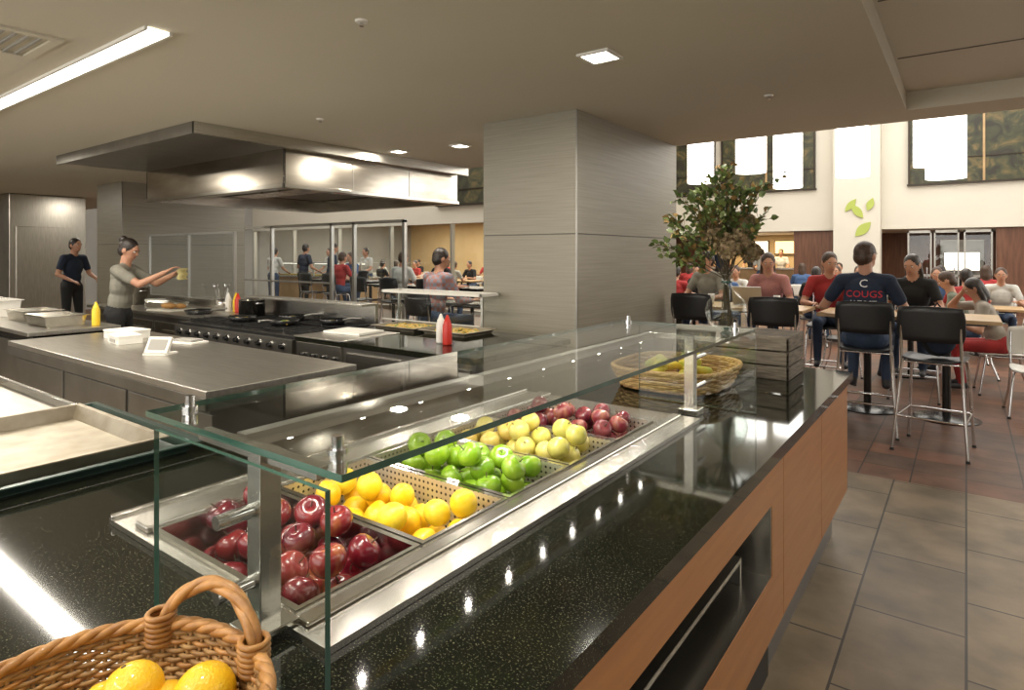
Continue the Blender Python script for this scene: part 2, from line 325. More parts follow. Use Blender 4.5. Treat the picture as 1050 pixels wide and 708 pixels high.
def column(name,x0,x1,y0,y1):
    b=MB(); b.box(x0,x1,y0,y1,0,1.717,'col'); b.box(x0+.006,x1-.006,y0+.006,y1-.006,1.717,1.725,'joint'); b.box(x0,x1,y0,y1,1.725,2.75,'col')
    b.box(x1-.010,x1+.003,y0-.003,y0+.010,0,2.75,'steel_d'); b.build(name)
column('column',-3.58,-2.59,4.43,6.6); column('column',-12.2,-11.2,4.4,6.55)
b=MB(); b.box(-16.3,-15.0,3.9,5.2,0,2.74,'steel_b'); b.box(-14.99,-14.96,4.0,4.9,.2,2.1,'steel_b'); b.box(-14.96,-14.92,4.82,4.85,.9,1.3,'chrome'); b.build('walk_in_cooler',bevel=.01)
# ---------------------------------------------------------------- lights
def area(name,loc,sx,sy,p,col=(1,.92,.79),rot=(0,0,0)):
    l=bpy.data.lights.new(name,'AREA'); l.shape='RECTANGLE'; l.size=sx; l.size_y=sy; l.energy=p; l.color=col
    o=bpy.data.objects.new(name,l); o.location=loc; o.rotation_euler=rot; scene.collection.objects.link(o); return o
def strip(x0,x1,y,p,nm='ceiling_strip_light'):
    b=MB(); b.box(x0,x1,y-.055,y+.055,2.735,2.7495,'strip')
    for yy in (-.07,.055): b.box(x0-.015,x1+.015,y+yy,y+yy+.015,2.73,2.7495,'offwhite')
    b.build(nm); area('strip_lamp',((x0+x1)/2,y,2.72),x1-x0,.1,p)
strip(-7.6,-3.48,1.54,95); strip(-3.0,-.8,-1.2,55)  # second strip is out of view, added for general light
for (x,y,p,s) in ((-1.78,3.32,30,.085),(-5.3,5.0,22,.07),(-4.48,5.14,22,.07),(-1.1,.4,22,.085),(-3.2,-.6,24,.085),(-9.6,2.1,28,.07),(-13.5,3.0,26,.07),(-13.5,5.2,26,.07),(-16.5,4.6,24,.07),(-16,2.5,22,.07)):  # fixtures outside the view are extras, added to light the room
    b=MB(); b.box(x-s,x+s,y-s,y+s,2.738,2.7495,'lens'); b.plate([x-s-.02,x-s,x+s,x+s+.02],[y-s-.02,y-s,y+s,y+s+.02],2.735,2.7495,{(1,1)},'offwhite'); b.build('recessed_downlight')
    area('downlight_lamp',(x,y,2.73),s*2,s*2,p)
b=MB(); b.plate([-4.6,-4.55,-4.1,-4.05],[.75,.8,1.25,1.3],2.735,2.7495,{(1,1)},'ceil')
for i in range(8): b.box(-4.55,-4.1,.82+i*.055,.835+i*.055,2.738,2.7495,'greywall')
b.build('ceiling_vent')
for (x,y) in ((-2.5,2.1),(-4.6,3.4),(-1.2,4.9)):
    b=MB(); b.cyl((x,y,2.7495),(x,y,2.74),.035,.03,'offwhite'); b.cyl((x,y,2.74),(x,y,2.72),.008,.012,'chrome',8); b.build('fire_sprinkler')
area('skylight_lamp',(-1.5,13.5,6.85),8,11,950,(1,.975,.92))
area('skylight_lamp',(-13,9.4,6.85),9,4.5,360,(1,.98,.94))
area('dining_lamp',(-14,16,2.8),9,5,560,(1,.90,.72)); area('alcove_lamp',(-5.8,22.3,2.2),3.5,1.5,110,(1,.78,.5)); area('alcove_lamp',(0,21.8,2.2),3,1.5,30,(1,.88,.7))
area('recess_lamp',(1.6,2.5,2.87),1.2,4.5,42,(1,.94,.83))
area('back_fill_lamp',(-5,-2.85,1.7),13,1.9,240,(1,.965,.90),(pi/2,0,0))  # added fill light out of view, brightens ceiling and camera-facing sides
b=MB()
for k in range(10): b.box(-11.5+k*1.44-.03,-11.5+k*1.44+.03,-2.99,-2.93,.7,2.7,'alum')
b.box(-11.5,1.5,-2.99,-2.93,.66,.72,'alum'); b.box(-11.5,1.5,-2.99,-2.93,2.68,2.74,'alum'); b.build('fill_lamp_frame')  # invented window frame around the added fill light, never in view
b=MB()
for y0 in (7.5,11.2,14.9):
    b.box(5.93,5.99,y0,y0+3.2,.9,5.8,'winglow')
    for k in range(4): b.box(5.88,5.95,y0+k*1.06-.03,y0+k*1.06+.03,.85,5.85,'alum')
    b.box(5.88,5.95,y0,y0+3.2,2.9,2.98,'alum')
b.build('window_2')
for (x,y,z,h,r) in ((-4.95,14.1,3.2,.93,.29),(-3.5,12.9,3.2,.72,.29),(-3.13,14.4,3.0,1.17,.29),(-1.78,13.6,3.06,.95,.29),(-.28,12.8,2.84,1.03,.29),(-.55,13.9,3.2,.95,.26)):
    b=MB(); b.lathe([(r*.2,0),(r,0),(r,h),(r*.2,h)],'lantern',28,TR((x,y,z)))
    b.lathe([(r+.004,-.006),(r+.004,.008)],'alum',28,TR((x,y,z))); b.lathe([(r+.004,h-.01),(r+.004,h+.006)],'alum',28,TR((x,y,z)))
    b.cyl((x,y,z+h),(x,y,6.99),.012,.012,'alum',6); b.build('pendant_lantern')
# ---------------------------------------------------------------- hood
b=MB()
b.box(-8.9,-5.6,2.8,6.55,2.66,2.7495,'steel_d'); b.box(-8.92,-5.58,2.78,2.81,2.64,2.7495,'steel_d'); b.box(-5.61,-5.575,2.78,6.57,2.64,2.7495,'steel')
X0,X1,Y0,Y1=-8.9,-5.75,3.8,6.55
b.box(X0,X1,Y0,Y0+.02,2.25,2.66,'hoodsteel'); b.box(X1-.02,X1,Y0,Y1,2.25,2.66,'hoodsteel'); b.box(X0,X0+.02,Y0,Y1,2.25,2.66,'hoodsteel'); b.box(X0,X1,Y1-.02,Y1,2.25,2.66,'hoodsteel')
b.plate([X0,X0+.12,X1-.12,X1],[Y0,Y0+.12,Y1-.12,Y1],2.25,2.262,{(1,1)},'hoodsteel')
b.box(X0+.1,X1-.1,Y0+.1,Y1-.1,2.45,2.47,'steel_d')
for i in range(7): b.box(X0+.15+i*.42,X0+.5+i*.42,Y0+1.1,Y0+1.5,2.4,2.45,'steel')
for y in (Y0+.9,Y0+1.8): b.box(X1,X1+.004,y,y+.008,2.27,2.64,'steel_d')
b.box(X0-.02,X1+.02,Y0-.02,Y0+.0,2.25,2.29,'steel_s'); b.box(X1,X1+.02,Y0-.02,Y1,2.25,2.29,'steel_s')
b.build('exhaust_hood',bevel=.004)
# ---------------------------------------------------------------- main counter
b=MB(); G='granite'
b.plate([-1.97,-1.6,-.88,-.505],[-.4,.68,2.3,3.87],.855,.90,{(1,1)},G)
b.box(-1.93,-.96,-.38,3.83,.1,.745,'dark'); b.box(-1.93,-1.6,-.38,3.83,.745,.855,'dark')
b.box(-.94,-.55,2.24,3.83,.25,.855,'dark'); b.box(-.93,-.55,-.38,2.24,.715,.855,'dark'); b.box(-.94,-.55,-.38,2.24,.1,.44,'dark')
for (y0,y1,z0,z1) in ((-.38,2.215,.70,.853),(-.38,2.215,.25,.456),(2.215,2.372,.25,.853),(2.378,3.1,.25,.853),(3.106,3.83,.25,.853)):
    b.box(-.555,-.53,y0,y1,z0,z1,'woodpanel')
b.box(-1.9,-.53,3.83,3.85,.25,.853,'woodpanel')
b.box(-.62,-.6,-.38,3.8,0,.25,'toekick'); b.box(-1.9,-.61,3.78,3.8,0,.25,'toekick'); b.box(-.95,-.62,-.38,3.78,.0,.1,'dark')
b.box(-.935,-.532,-.38,2.215,.44,.458,'steel'); b.box(-.945,-.93,-.38,2.215,.44,.70,'steel'); b.box(-.935,-.535,-.38,2.215,.698,.71,'steel'); b.box(-.935,-.532,2.2,2.218,.44,.70,'steel')
b.box(-.9,-.6,1.3,2.1,.53,.545,'steel'); b.box(-.9,-.6,2.085,2.1,.46,.53,'steel'); b.box(-.9,-.6,1.3,1.315,.46,.53,'steel')
b.build('serving_island')
BY=[(.66,.95),(.975,1.265),(1.29,1.57),(1.595,1.875),(1.90,2.185)]
ys=[.625]; hs=set()
for j,(a,c) in enumerate(BY): ys+=[a,c]; hs.add((1,2*j+1))
ys.append(2.36)
fr=bpy.data.objects.new('cold_food_well',None); scene.collection.objects.link(fr)
b=MB(); b.plate([-1.66,-1.49,-.955,-.83],ys,.901,.914,hs,'steel'); b.box(-1.66,-1.645,.625,2.36,.901,.925,'steel_s'); b.box(-1.56,-1.50,.64,2.34,.914,.93,'steel'); b.box(-.935,-.90,.64,2.34,.914,.924,'steel_s')
b.build('well_frame',bevel=.004,parent=fr)
for j,(a,c) in enumerate(BY):
    b=MB(); w='steel_s' if j==0 else 'perf'; x0,x1=-1.485,-.96; zt=.923; zf=.757; i=.016
    b.plate([x0-.014,x0,x1,x1+.010],[a-.009,a+.004,c-.004,c+.009],.9145,zt,{(1,1)},'steel_s')
    y0,y1=a+.004,c-.004
    top=[(x0,y0,zt),(x1,y0,zt),(x1,y1,zt),(x0,y1,zt)]; bot=[(x0+i,y0+i,zf),(x1-i,y0+i,zf),(x1-i,y1-i,zf),(x0+i,y1-i,zf)]
    b.add(top+bot,[(0,1,5,4),(1,2,6,5),(2,3,7,6),(3,0,4,7)],w); b.add(bot,[(0,1,2,3)],'steel'); b.build('pan_%d'%(j+1),parent=fr)
def apple_prof(R,pear=0):
    pr=[]
    for k in range(15):
        ph=pi*k/14
        x=R*math.sin(ph)*(1+.07*math.cos(ph)*(1-3*pear)); z=.90*R*math.cos(ph)*(1+.15*pear)-.26*R*math.exp(-(ph/.38)**2)*(1-pear)+.14*R*math.exp(-((pi-ph)/.32)**2)
        pr.append((max(x,1e-4),z))
    return pr[::-1]
def pile(name,x0,x1,y0,y1,zf,R,n,mats,kind='apple',explicit=None,seg=20):
    pos=[]
    b=MB()
    for q in range(n):
        best=None
        for t in range(26):
            x=rnd.uniform(x0+R,x1-R); y=rnd.uniform(y0+R,y1-R)
            z=zf+R
            for p in pos:
                h=(p[0]-x)**2+(p[1]-y)**2
                if h<4*R*R: z=max(z,p[2]+math.sqrt(4*R*R-h)*.95)
            if best is None or z<best[2]: best=(x,y,z)
        pos.append(best)
    if explicit: pos=explicit
    for p in pos:
        s=rnd.uniform(.94,1.03); T=TR(p)@Euler((rnd.uniform(-.9,.9),rnd.uniform(-.9,.9),rnd.uniform(0,6))).to_matrix().to_4x4()
        m=rnd.choice(mats)
        if kind=='orange':
            b.ell((0,0,0),(R*s,R*s,R*s*.95),m,T,seg=24); b.cyl((0,0,R*s*.93),(0,0,R*s*.965),.004,.003,'stemf',6,T)
        elif kind=='lemon':
            pr=[]
            for k in range(17):
                ph=pi*k/16; pr.append((max(1e-4,R*s*.93*math.sin(ph)),-R*s*math.cos(ph)*(1+.13*abs(math.cos(ph))**10)))
            b.lathe(pr,m,22,T)
        else:
            b.lathe(apple_prof(R*s,.5 if kind=='pear' else 0),m,seg,T); b.tube([(0,0,.55*R),(.002,0,.8*R),(.006,0,1.05*R)],.0016,'stemf',5,T=T)
    b.build(name)
iX0,iX1=-1.462,-.983
pile('red_apple_pile',iX0,iX1,.685,.925,.760,.0375,36,RED)
pile('lemon_pile',iX0,iX1,1.0,1.24,.760,.0375,31,ORG,'lemon')
pile('green_apple_pile',iX0,iX1,1.315,1.545,.760,.0375,36,GRN)
pile('golden_pear_pile',iX0,iX1,1.62,1.85,.760,.0355,46,YEL,'pear')
pile('plum_apple_pile',iX0,iX1,1.925,2.16,.760,.0355,46,PURP)
# ---------------------------------------------------------------- sneeze guard
def gbox(b,x0,x1,y0,y1,z0,z1,thin):
    vs=[(x0,y0,z0),(x1,y0,z0),(x1,y1,z0),(x0,y1,z0),(x0,y0,z1),(x1,y0,z1),(x1,y1,z1),(x0,y1,z1)]
    F={'z':[(0,3,2,1),(4,5,6,7)],'y':[(0,1,5,4),(2,3,7,6)],'x':[(1,2,6,5),(3,0,4,7)]}
    for k,f in F.items(): b.add(vs,f,'glass' if k==thin else 'gedge')
sg=bpy.data.objects.new('sneeze_guard',None); scene.collection.objects.link(sg)
b=MB(); gbox(b,-1.28,-.69,.545,2.6,1.236,1.247,'z'); b.build('glass_shelf',parent=sg)
b=MB(); gbox(b,-1.20,-.70,.525,.534,.905,1.228,'y'); gbox(b,-1.20,-.69,2.61,2.62,.905,1.228,'y'); b.build('glass_ends',parent=sg)
b=MB()
for (x,y) in ((-.965,.60),(-.905,2.46)):
    b.box(x-.02,x+.02,y-.02,y+.02,.915,1.22,'steel'); b.box(x-.04,x+.04,y-.04,y+.04,.916 if y<2 else .901,.926,'steel_s'); b.box(x-.2,x+.16,y-.012,y+.012,1.20,1.222,'steel')
    if y<2:
        for zz in (1.12,1.0): b.cyl((x,y-.085,zz),(x,y,zz),.012,.012,'chrome')
    else:
        for zz in (1.12,1.0): b.cyl((x,y+.165,zz),(x,y,zz),.009,.009,'chrome')
for (x,y) in ((-.77,.60),(-1.22,.60),(-.75,2.54),(-1.22,2.54)):
    b.cyl((x,y,1.218),(x,y,1.275),.009,.009,'chrome'); b.cyl((x,y,1.247),(x,y,1.255),.015,.015,'chrome'); b.cyl((x,y,1.218),(x,y,1.236),.015,.015,'chrome')
b.build('posts',bevel=.002,parent=sg)
b=MB(); b.box(-1.085,-1.055,.62,2.44,1.195,1.222,'alum')
for i in range(10):
    y=.72+i*.18; b.cyl((-1.07,y,1.195),(-1.07,y,1.190),.006,.006,'led',8)
b.build('light_bar',parent=sg)
for i in range(10):
    l=bpy.data.lights.new('led_lamp','SPOT'); l.energy=1.7; l.color=(1,.94,.83); l.spot_size=2.5; l.spot_blend=.6; l.shadow_soft_size=.005
    o=bpy.data.objects.new('led_lamp',l); o.location=(-1.07,.72+i*.18,1.184); scene.collection.objects.link(o)
# ---------------------------------------------------------------- baskets
def basket(name,c,a,bb,h,rows,m1,m2,rimr,ex=2.0,handles=(),nst=30,amp=.004,flare=.82,yaw=0,mr=None):
    b=MB(); n=nst*6; mr=mr or m1
    def P(th,k,off=0):
        ct,st=math.cos(th),math.sin(th); s=flare+(1-flare)*k
        sx=math.copysign(abs(ct)**(2/ex),ct)*(a*s+off); sy=math.copysign(abs(st)**(2/ex),st)*(bb*s+off); return (sx,sy,h*k+.004*(1-k))
    for r in range(rows):
        k=(r+.5)/rows
        path=[P(2*pi*i/n,k,amp*math.sin(nst*pi*2*i/n/2+pi*r)) for i in range(n)]
        b.tube(path,h/rows*.66,m1 if r%5 else m2,6,True)
    for i in range(nst):
        th=2*pi*(i+.5)/nst; b.tube([P(th,0.03),P(th,.5),P(th,1)],.0034,m1,5)
    pts=[P(2*pi*i/48,0) for i in range(48)]; b.add([(p[0],p[1],.006) for p in pts],[tuple(range(48))],m1); b.add([(p[0],p[1],.001) for p in pts],[tuple(range(47,-1,-1))],m1)
    for ph in (0,2*pi/3,4*pi/3):
        path=[]
        for i in range(240):
            th=2*pi*i/240; q=P(th,1.0,math.cos(16*th+ph)*rimr*.5); path.append((q[0],q[1],q[2]+rimr*.4+math.sin(16*th+ph)*rimr*.5))
        b.tube(path,rimr*.85,mr,7,True)
    for (t0,t1,hh) in handles:
        for ph in (0,2*pi/3,4*pi/3):
            path=[]
            for i in range(70):
                s=i/69; th=t0+(t1-t0)*s; arch=min(1,math.sin(pi*s)**.42) if 0<s<1 else 0; q=P(th,1.0,math.cos(9*s+ph)*rimr*.6+.008*arch)
                path.append((q[0],q[1],q[2]-.02+arch*hh+math.sin(9*s+ph)*rimr*.6))
            b.tube(path,rimr*.9,mr,7)
        for th in (t0,t1):
            q=P(th,1.0)
            for kz in range(6):
                b.tube([(q[0]+.018*math.cos(x),q[1]+.018*math.sin(x),q[2]-.02+kz*.0075) for x in np.linspace(0,2*pi,14)[:-1]],.0042,mr,6,True)
    return b.build(name,c,yaw)
basket('wicker_fruit_basket',(-.815,.272,.9015),.195,.20,.105,19,'wickd','wick',.0078,2.2,handles=((1.42,2.3,.082),(-1.72,-.84,.082)),nst=60,amp=.0028,mr='wick')
ex=[(-.865,.352,.985),(-.802,.412,.972),(-.79,.33,.985),(-.87,.26,.98),(-.78,.24,.985)]
for ang in range(8): ex.append((-.815+.105*math.cos(ang*pi/4+.2),.272+.108*math.sin(ang*pi/4+.2),.952))
ex+= [(-.815,.29,.95)]
pile('basket_oranges',0,1,0,1,.908,.040,0,ORG2,'orange',explicit=ex)
basket('wicker_tray',(-1.17,2.99,.9035),.275,.31,.095,8,'wick2','wickd',.009,3.2,nst=40,flare=.86)
b=MB()
for i in range(13):
    cx=-1.17+rnd.uniform(-.14,.14); cy=2.99+rnd.uniform(-.17,.17); a=rnd.uniform(-.7,.7)+pi/2; z=.95+.03*(i//4)
    T=TR((cx,cy,z))@Euler((rnd.uniform(-.2,.2),rnd.uniform(-.2,.2),a)).to_matrix().to_4x4()
    path=[];rr=[]
    for k in range(11):
        t=-1+2*k/10; path.append((t*.085,.05*t*t-.02,.012*(1-t*t))); rr.append(.0175*(1-abs(t)**4)**.5+.004)
    b.tube(path,rr,'ban' if i%3 else 'ban2',7,T=T); b.tube([(.085,.03,0),(.105,.042,.004)],[.004,.005],'stemf',6,T=T)
b.build('banana_bunch')
b=MB(); x0,x1,y0,y1=-1.32,-.73,3.38,3.74
for k in range(3):
    z=.9005+k*.075
    b.box(x0,x1,y0,y0+.015,z,z+.068,'burlap'); b.box(x0,x1,y1-.015,y1,z,z+.068,'burlap'); b.box(x0,x0+.015,y0,y1,z,z+.068,'burlap'); b.box(x1-.015,x1,y0,y1,z,z+.068,'burlap')
for xx in (x0+.015,x1-.045):
    for yy in (y0+.015,y1-.045): b.box(xx,xx+.03,yy,yy+.03,.9005,1.115,'burlap')
for k in range(4): b.box(x0,x1,y0+k*.091,y0+k*.091+.087,1.112,1.124,'burlap')
b.build('wooden_crate',bevel=.004)
vb=(-1.1,3.56,1.1245)
b=MB()
b.lathe([(.001,.004),(.06,.0),(.095,.03),(.115,.08),(.118,.11),(.105,.155),(.07,.195),(.035,.225),(.026,.26),(.026,.30),(.04,.33),(.037,.33),(.023,.30),(.023,.26),(.031,.225),(.066,.192),(.101,.153),(.113,.11),(.11,.08),(.09,.034),(.055,.008),(.001,.008)],'glass',32)
b.lathe([(.026,.262),(.031,.268),(.026,.274)],'gedge',24)
Rv=Vector((.806,.592,0)); Fv=Vector((-.592,.806,0))
def leaf(b,p,d,L,W,m):
    d=d.normalized(); s=d.cross(Vector((rnd.uniform(-1,1),rnd.uniform(-1,1),rnd.uniform(.2,1)))).normalized(); u=s.cross(d)
    vs=[p,p+d*L*.3+s*W+u*W*.2,p+d*L*.68+s*W*.8+u*W*.15,p+d*L-u*W*.5,p+d*L*.68-s*W*.8+u*W*.15,p+d*L*.3-s*W+u*W*.2,p+d*L*.5-u*W*.1]
    b.add(vs,[(0,1,6),(1,2,6),(2,3,6),(3,4,6),(4,5,6),(5,0,6)],m,True)
def stemc(end,ctrl,r=.003,nl=22,ml='leaf',base=Vector((0,0,.02)),lsz=.044):
    neck=Vector((rnd.uniform(-.012,.012),rnd.uniform(-.012,.012),.28)); pts=[base+Vector((rnd.uniform(-.04,.04),rnd.uniform(-.04,.04),0)),neck]
    for k in range(1,13):
        t=k/12; pts.append(neck*(1-t)**2+ctrl*2*t*(1-t)+end*t*t)
    b.tube(pts,[r]*2+[r*(1-.6*k/12) for k in range(1,13)],'stem',5)
    for q in range(nl):
        t=rnd.uniform(.3,1); p=neck*(1-t)**2+ctrl*2*t*(1-t)+end*t*t
        tang=(ctrl-neck)*(1-t)+(end-ctrl)*t
        d=tang.normalized()+Vector((rnd.uniform(-1,1),rnd.uniform(-1,1),rnd.uniform(-.7,.7)))
        tw=p+d.normalized()*rnd.uniform(.01,.07); b.tube([p,tw],.0012,'stem',4)
        leaf(b,tw,d,rnd.uniform(.6,1.1)*lsz,rnd.uniform(.3,.48)*lsz,ml if rnd.random()>.22 else 'leaf2')
def RV(r,f,z): return Rv*r+Fv*f+Vector((0,0,z))
for (r,f,z,n) in ((-.05,0,.84,30),(-.12,.06,.77,34),(.02,-.05,.79,30),(.08,.03,.77,26),(-.2,-.05,.72,32),(-.30,.02,.62,28),(-.37,.0,.48,26),(-.35,-.08,.42,18),(.14,.04,.78,24),(.20,0,.80,18),(.17,-.06,.62,20),(.03,.1,.7,28),(-.1,-.12,.66,30),(-.06,.14,.62,26),(.1,-.1,.55,22),(-.24,.1,.54,26),(-.02,-.05,.90,24),(-.16,0,.62,28),(.06,0,.66,26),(-.28,-.03,.74,16),(.27,0,.86,9)):
    stemc(RV(r,f,z),RV(r*.45,f*.4,z*.82+.02),nl=int(n*1.9))
for (r,f,z,s) in ((.06,-.06,.50,.075),(-.03,-.1,.47,.07),(.10,0,.60,.06),(-.08,-.02,.55,.06),(.02,.08,.52,.065),(.12,-.05,.44,.05)):
    c=RV(r,f,z)
    for q in range(110):
        v=Vector((rnd.gauss(0,1),rnd.gauss(0,1),rnd.gauss(0,1))).normalized(); leaf(b,c+v*s*.8,v+Vector((rnd.uniform(-1,1),rnd.uniform(-1,1),rnd.uniform(-1,1)))*.9,.026,.012,'hydr')
    b.ell(c,(s*.75,)*3,'hydr',seg=10); b.tube([Vector((0,0,.28)),RV(r*.4,f*.4,.36),c],.003,'stem',5)
b.build('flower_vase',vb)
# ---------------------------------------------------------------- left stations
b=MB(); b.box(-3.0,-1.99,-.6,1.08,.0,.87,'steel_d'); b.box(-3.02,-1.98,-.62,1.1,.87,.90,'granite'); b.build('tray_station',bevel=.003)
def tray(name,x0,x1,y0,y1,z,h,m,rim=.02,yaw=0,contents=None):
    b=MB(); i=.02
    b.plate([x0-rim,x0,x1,x1+rim],[y0-rim,y0,y1,y1+rim],z+h-.004,z+h,{(1,1)},m)
    o=[(x0,y0,z+h),(x1,y0,z+h),(x1,y1,z+h),(x0,y1,z+h)]; n=[(x0+i,y0+i,z+.003),(x1-i,y0+i,z+.003),(x1-i,y1-i,z+.003),(x0+i,y1-i,z+.003)]
    b.add(o+n,[(0,1,5,4),(1,2,6,5),(2,3,7,6),(3,0,4,7),(4,5,6,7)],m)
    n2=[(x0+i,y0+i,z),(x1-i,y0+i,z),(x1-i,y1-i,z),(x0+i,y1-i,z)]; b.add(n+n2,[(0,1,5,4),(1,2,6,5),(2,3,7,6),(3,0,4,7),(7,6,5,4)],m)
    if contents:
        for q in range(contents): b.ell((rnd.uniform(x0+.05,x1-.05),rnd.uniform(y0+.05,y1-.05),z+.012),(rnd.uniform(.02,.04),rnd.uniform(.02,.04),.014),'food',seg=8)
    return b.build(name)
tray('serving_tray',-2.90,-2.05,-.35,1.03,.901,.035,'green',.022)
tray('sheet_pan',-2.83,-2.12,-.2,.95,.906,.05,'pan',.018)
b=MB(); b.box(-4.2,-3.12,.35,1.05,.82,.86,'steel_b'); b.box(-4.2,-4.17,.35,1.05,.86,.90,'steel'); b.box(-4.2,-3.12,1.03,1.05,.86,.90,'steel')
for x in (-4.16,-3.18):
    for y in (.4,1.0): b.cyl((x,y,0),(x,y,.82),.02,.02,'steel')
b.box(-4.15,-3.17,.4,1.0,.25,.28,'steel'); b.build('steel_work_table',bevel=.003)
b=MB(); b.box(-5.8,-2.9,1.5,2.4,.865,.90,'steel_b'); b.box(-5.76,-2.94,1.54,2.36,.08,.865,'steel_d'); b.box(-5.8,-2.9,1.5,1.515,.80,.865,'steel_d'); b.box(-2.915,-2.9,1.5,2.4,.80,.865,'steel_d')
for x in (-5.7,-4.75,-3.8): b.box(x,x+.9,1.53,1.545,.14,.78,'steel_d')
for x in (-5.6,-3.1):
    for y in (1.65,2.25): b.cyl((x,y,0),(x,y,.08),.025,.025,'rubber')
b.build('steel_prep_island',bevel=.004)
for (x,y,sx,sy,h,a) in ((-5.25,2.1,.14,.1,.055,.1),(-4.98,1.98,.12,.08,.05,-.1)):
    b=MB(); b.box(-sx,sx,-sy,sy,0,h,'paper'); b.box(-sx-.004,sx+.004,-sy-.004,sy+.004,h,h+.014,'offwhite'); b.box(-sx*.5,sx*.5,-sy-.006,-sy-.001,h*.25,h*.75,'greywall'); b.build('paper_box',(x,y,.9005),a,bevel=.003)
b=MB(); T=TR((0,0,.012))@Matrix.Rotation(-.5,4,'X'); b.box(-.08,.08,-.01,.01,.0,.11,'offwhite',T); b.box(-.06,.06,-.013,-.01,.02,.09,'greywall',T); b.box(-.08,.08,-.02,.1,0,.012,'offwhite'); b.build('countertop_display',(-4.2,1.85,.901),.5)
b=MB(); b.box(-.13,.13,-.07,.07,0,.015,'offwhite'); b.box(-.1,.1,-.05,.05,.015,.03,'greywall'); b.build('label_tray',(-4.6,2.25,.9005),.2,bevel=.003)
b=MB(); b.box(-10.5,-6.25,1.75,2.45,.865,.90,'steel_b'); b.box(-10.45,-6.3,1.8,2.4,.1,.865,'black'); b.box(-10.4,-6.4,1.78,1.8,.3,.8,'steel_d')
for x in (-10.3,-8.4,-6.4): b.box(x-.04,x+.04,1.85,2.35,0,.1,'rubber')
b.build('steel_counter',bevel=.004)
def hotelpan(name,x,y,z,sx,sy,h,m='steel_s'):
    b=MB(); b.plate([-sx-.02,-sx,sx,sx+.02],[-sy-.02,-sy,sy,sy+.02],h-.005,h,{(1,1)},m); i=.02
    o=[(-sx,-sy,h),(sx,-sy,h),(sx,sy,h),(-sx,sy,h)]; n=[(-sx+i,-sy+i,0),(sx-i,-sy+i,0),(sx-i,sy-i,0),(-sx+i,sy-i,0)]
    b.add(o+n,[(0,1,5,4),(1,2,6,5),(2,3,7,6),(3,0,4,7),(4,5,6,7)],m); b.build(name,(x,y,z+.001))
hotelpan('hotel_pan',-6.75,2.1,.90,.26,.16,.10); hotelpan('hotel_pan',-7.5,2.15,.90,.26,.16,.10); hotelpan('condiment_bin',-8.3,2.0,.90,.25,.2,.17,'offwhite'); hotelpan('condiment_bin',-9.0,2.0,.90,.25,.2,.17,'offwhite')
# kitchen clutter
def bottle(x,y,z,m):
    b=MB(); b.lathe([(.001,0),(.032,0),(.034,.01),(.034,.14),(.026,.16),(.026,.17),(.022,.172),(.006,.215),(.001,.215)],m,16); b.build('squeeze_bottle',(x,y,z+.001))
for (x,y,z,m) in ((-6.55,3.75,.90,'sauce'),(-6.64,3.78,.90,'mustard'),(-6.73,3.74,.90,'offwhite'),(-3.0,3.3,.90,'sauce'),(-3.1,3.34,.90,'offwhite'),(-6.4,2.3,.90,'mustard')): bottle(x,y,z,m)
def pot(x,y,z,r,h):
    b=MB(); b.lathe([(.001,0),(r,0),(r,h),(r+.006,h+.002),(r+.006,h+.006),(r-.004,h+.006),(r-.004,.005),(.001,.005)],'steel_s',28)
    for s in (-1,1): b.tube([(s*r,-.035,h*.8),(s*(r+.035),-.03,h*.82),(s*(r+.035),.03,h*.82),(s*r,.035,h*.8)],.006,'chrome',8)
    b.build('stock_pot',(x,y,z+.001))
pot(-6.05,3.62,.91,.13,.16); pot(-8.7,3.6,.90,.15,.22); pot(-9.9,2.05,.90,.14,.2)
b=MB(); b.box(-.22,.22,-.15,.15,0,.018,'board'); b.ell((-.05,.0,.05),(.12,.05,.035),'bread'); b.ell((.08,.06,.045),(.08,.04,.03),'bread'); b.build('cutting_board',(-7.45,3.45,.901),.2)
b=MB(); b.lathe([(.001,0),(.06,0),(.06,.13),(.056,.13),(.055,.006),(.001,.006)],'steel',20)
for i in range(6):
    a=i*1.05; b.tube([(.02*math.cos(a),.02*math.sin(a),.01),(.07*math.cos(a),.07*math.sin(a),.26)],.004,'chrome',6); b.ell((.078*math.cos(a),.078*math.sin(a),.28),(.02,.012,.03),'steel_d' if i%2 else 'chrome',seg=8)
b.build('utensil_crock',(-6.95,3.78,.901))
b=MB()
for i in range(9): b.lathe([(.001,i*.008),(.07,i*.008),(.12,i*.008+.014),(.12,i*.008+.017),(.07,i*.008+.004),(.001,i*.008+.004)],'paper',24)
b.build('plate_stack',(-8.3,3.65,.901))
b=MB(); b.box(-.11,.11,-.08,.08,0,.02,'offwhite'); b.box(-.105,.105,-.078,.07,.02,.035,'whitec'); b.build('folded_towel',(-5.55,2.25,.901),.3,bevel=.008)
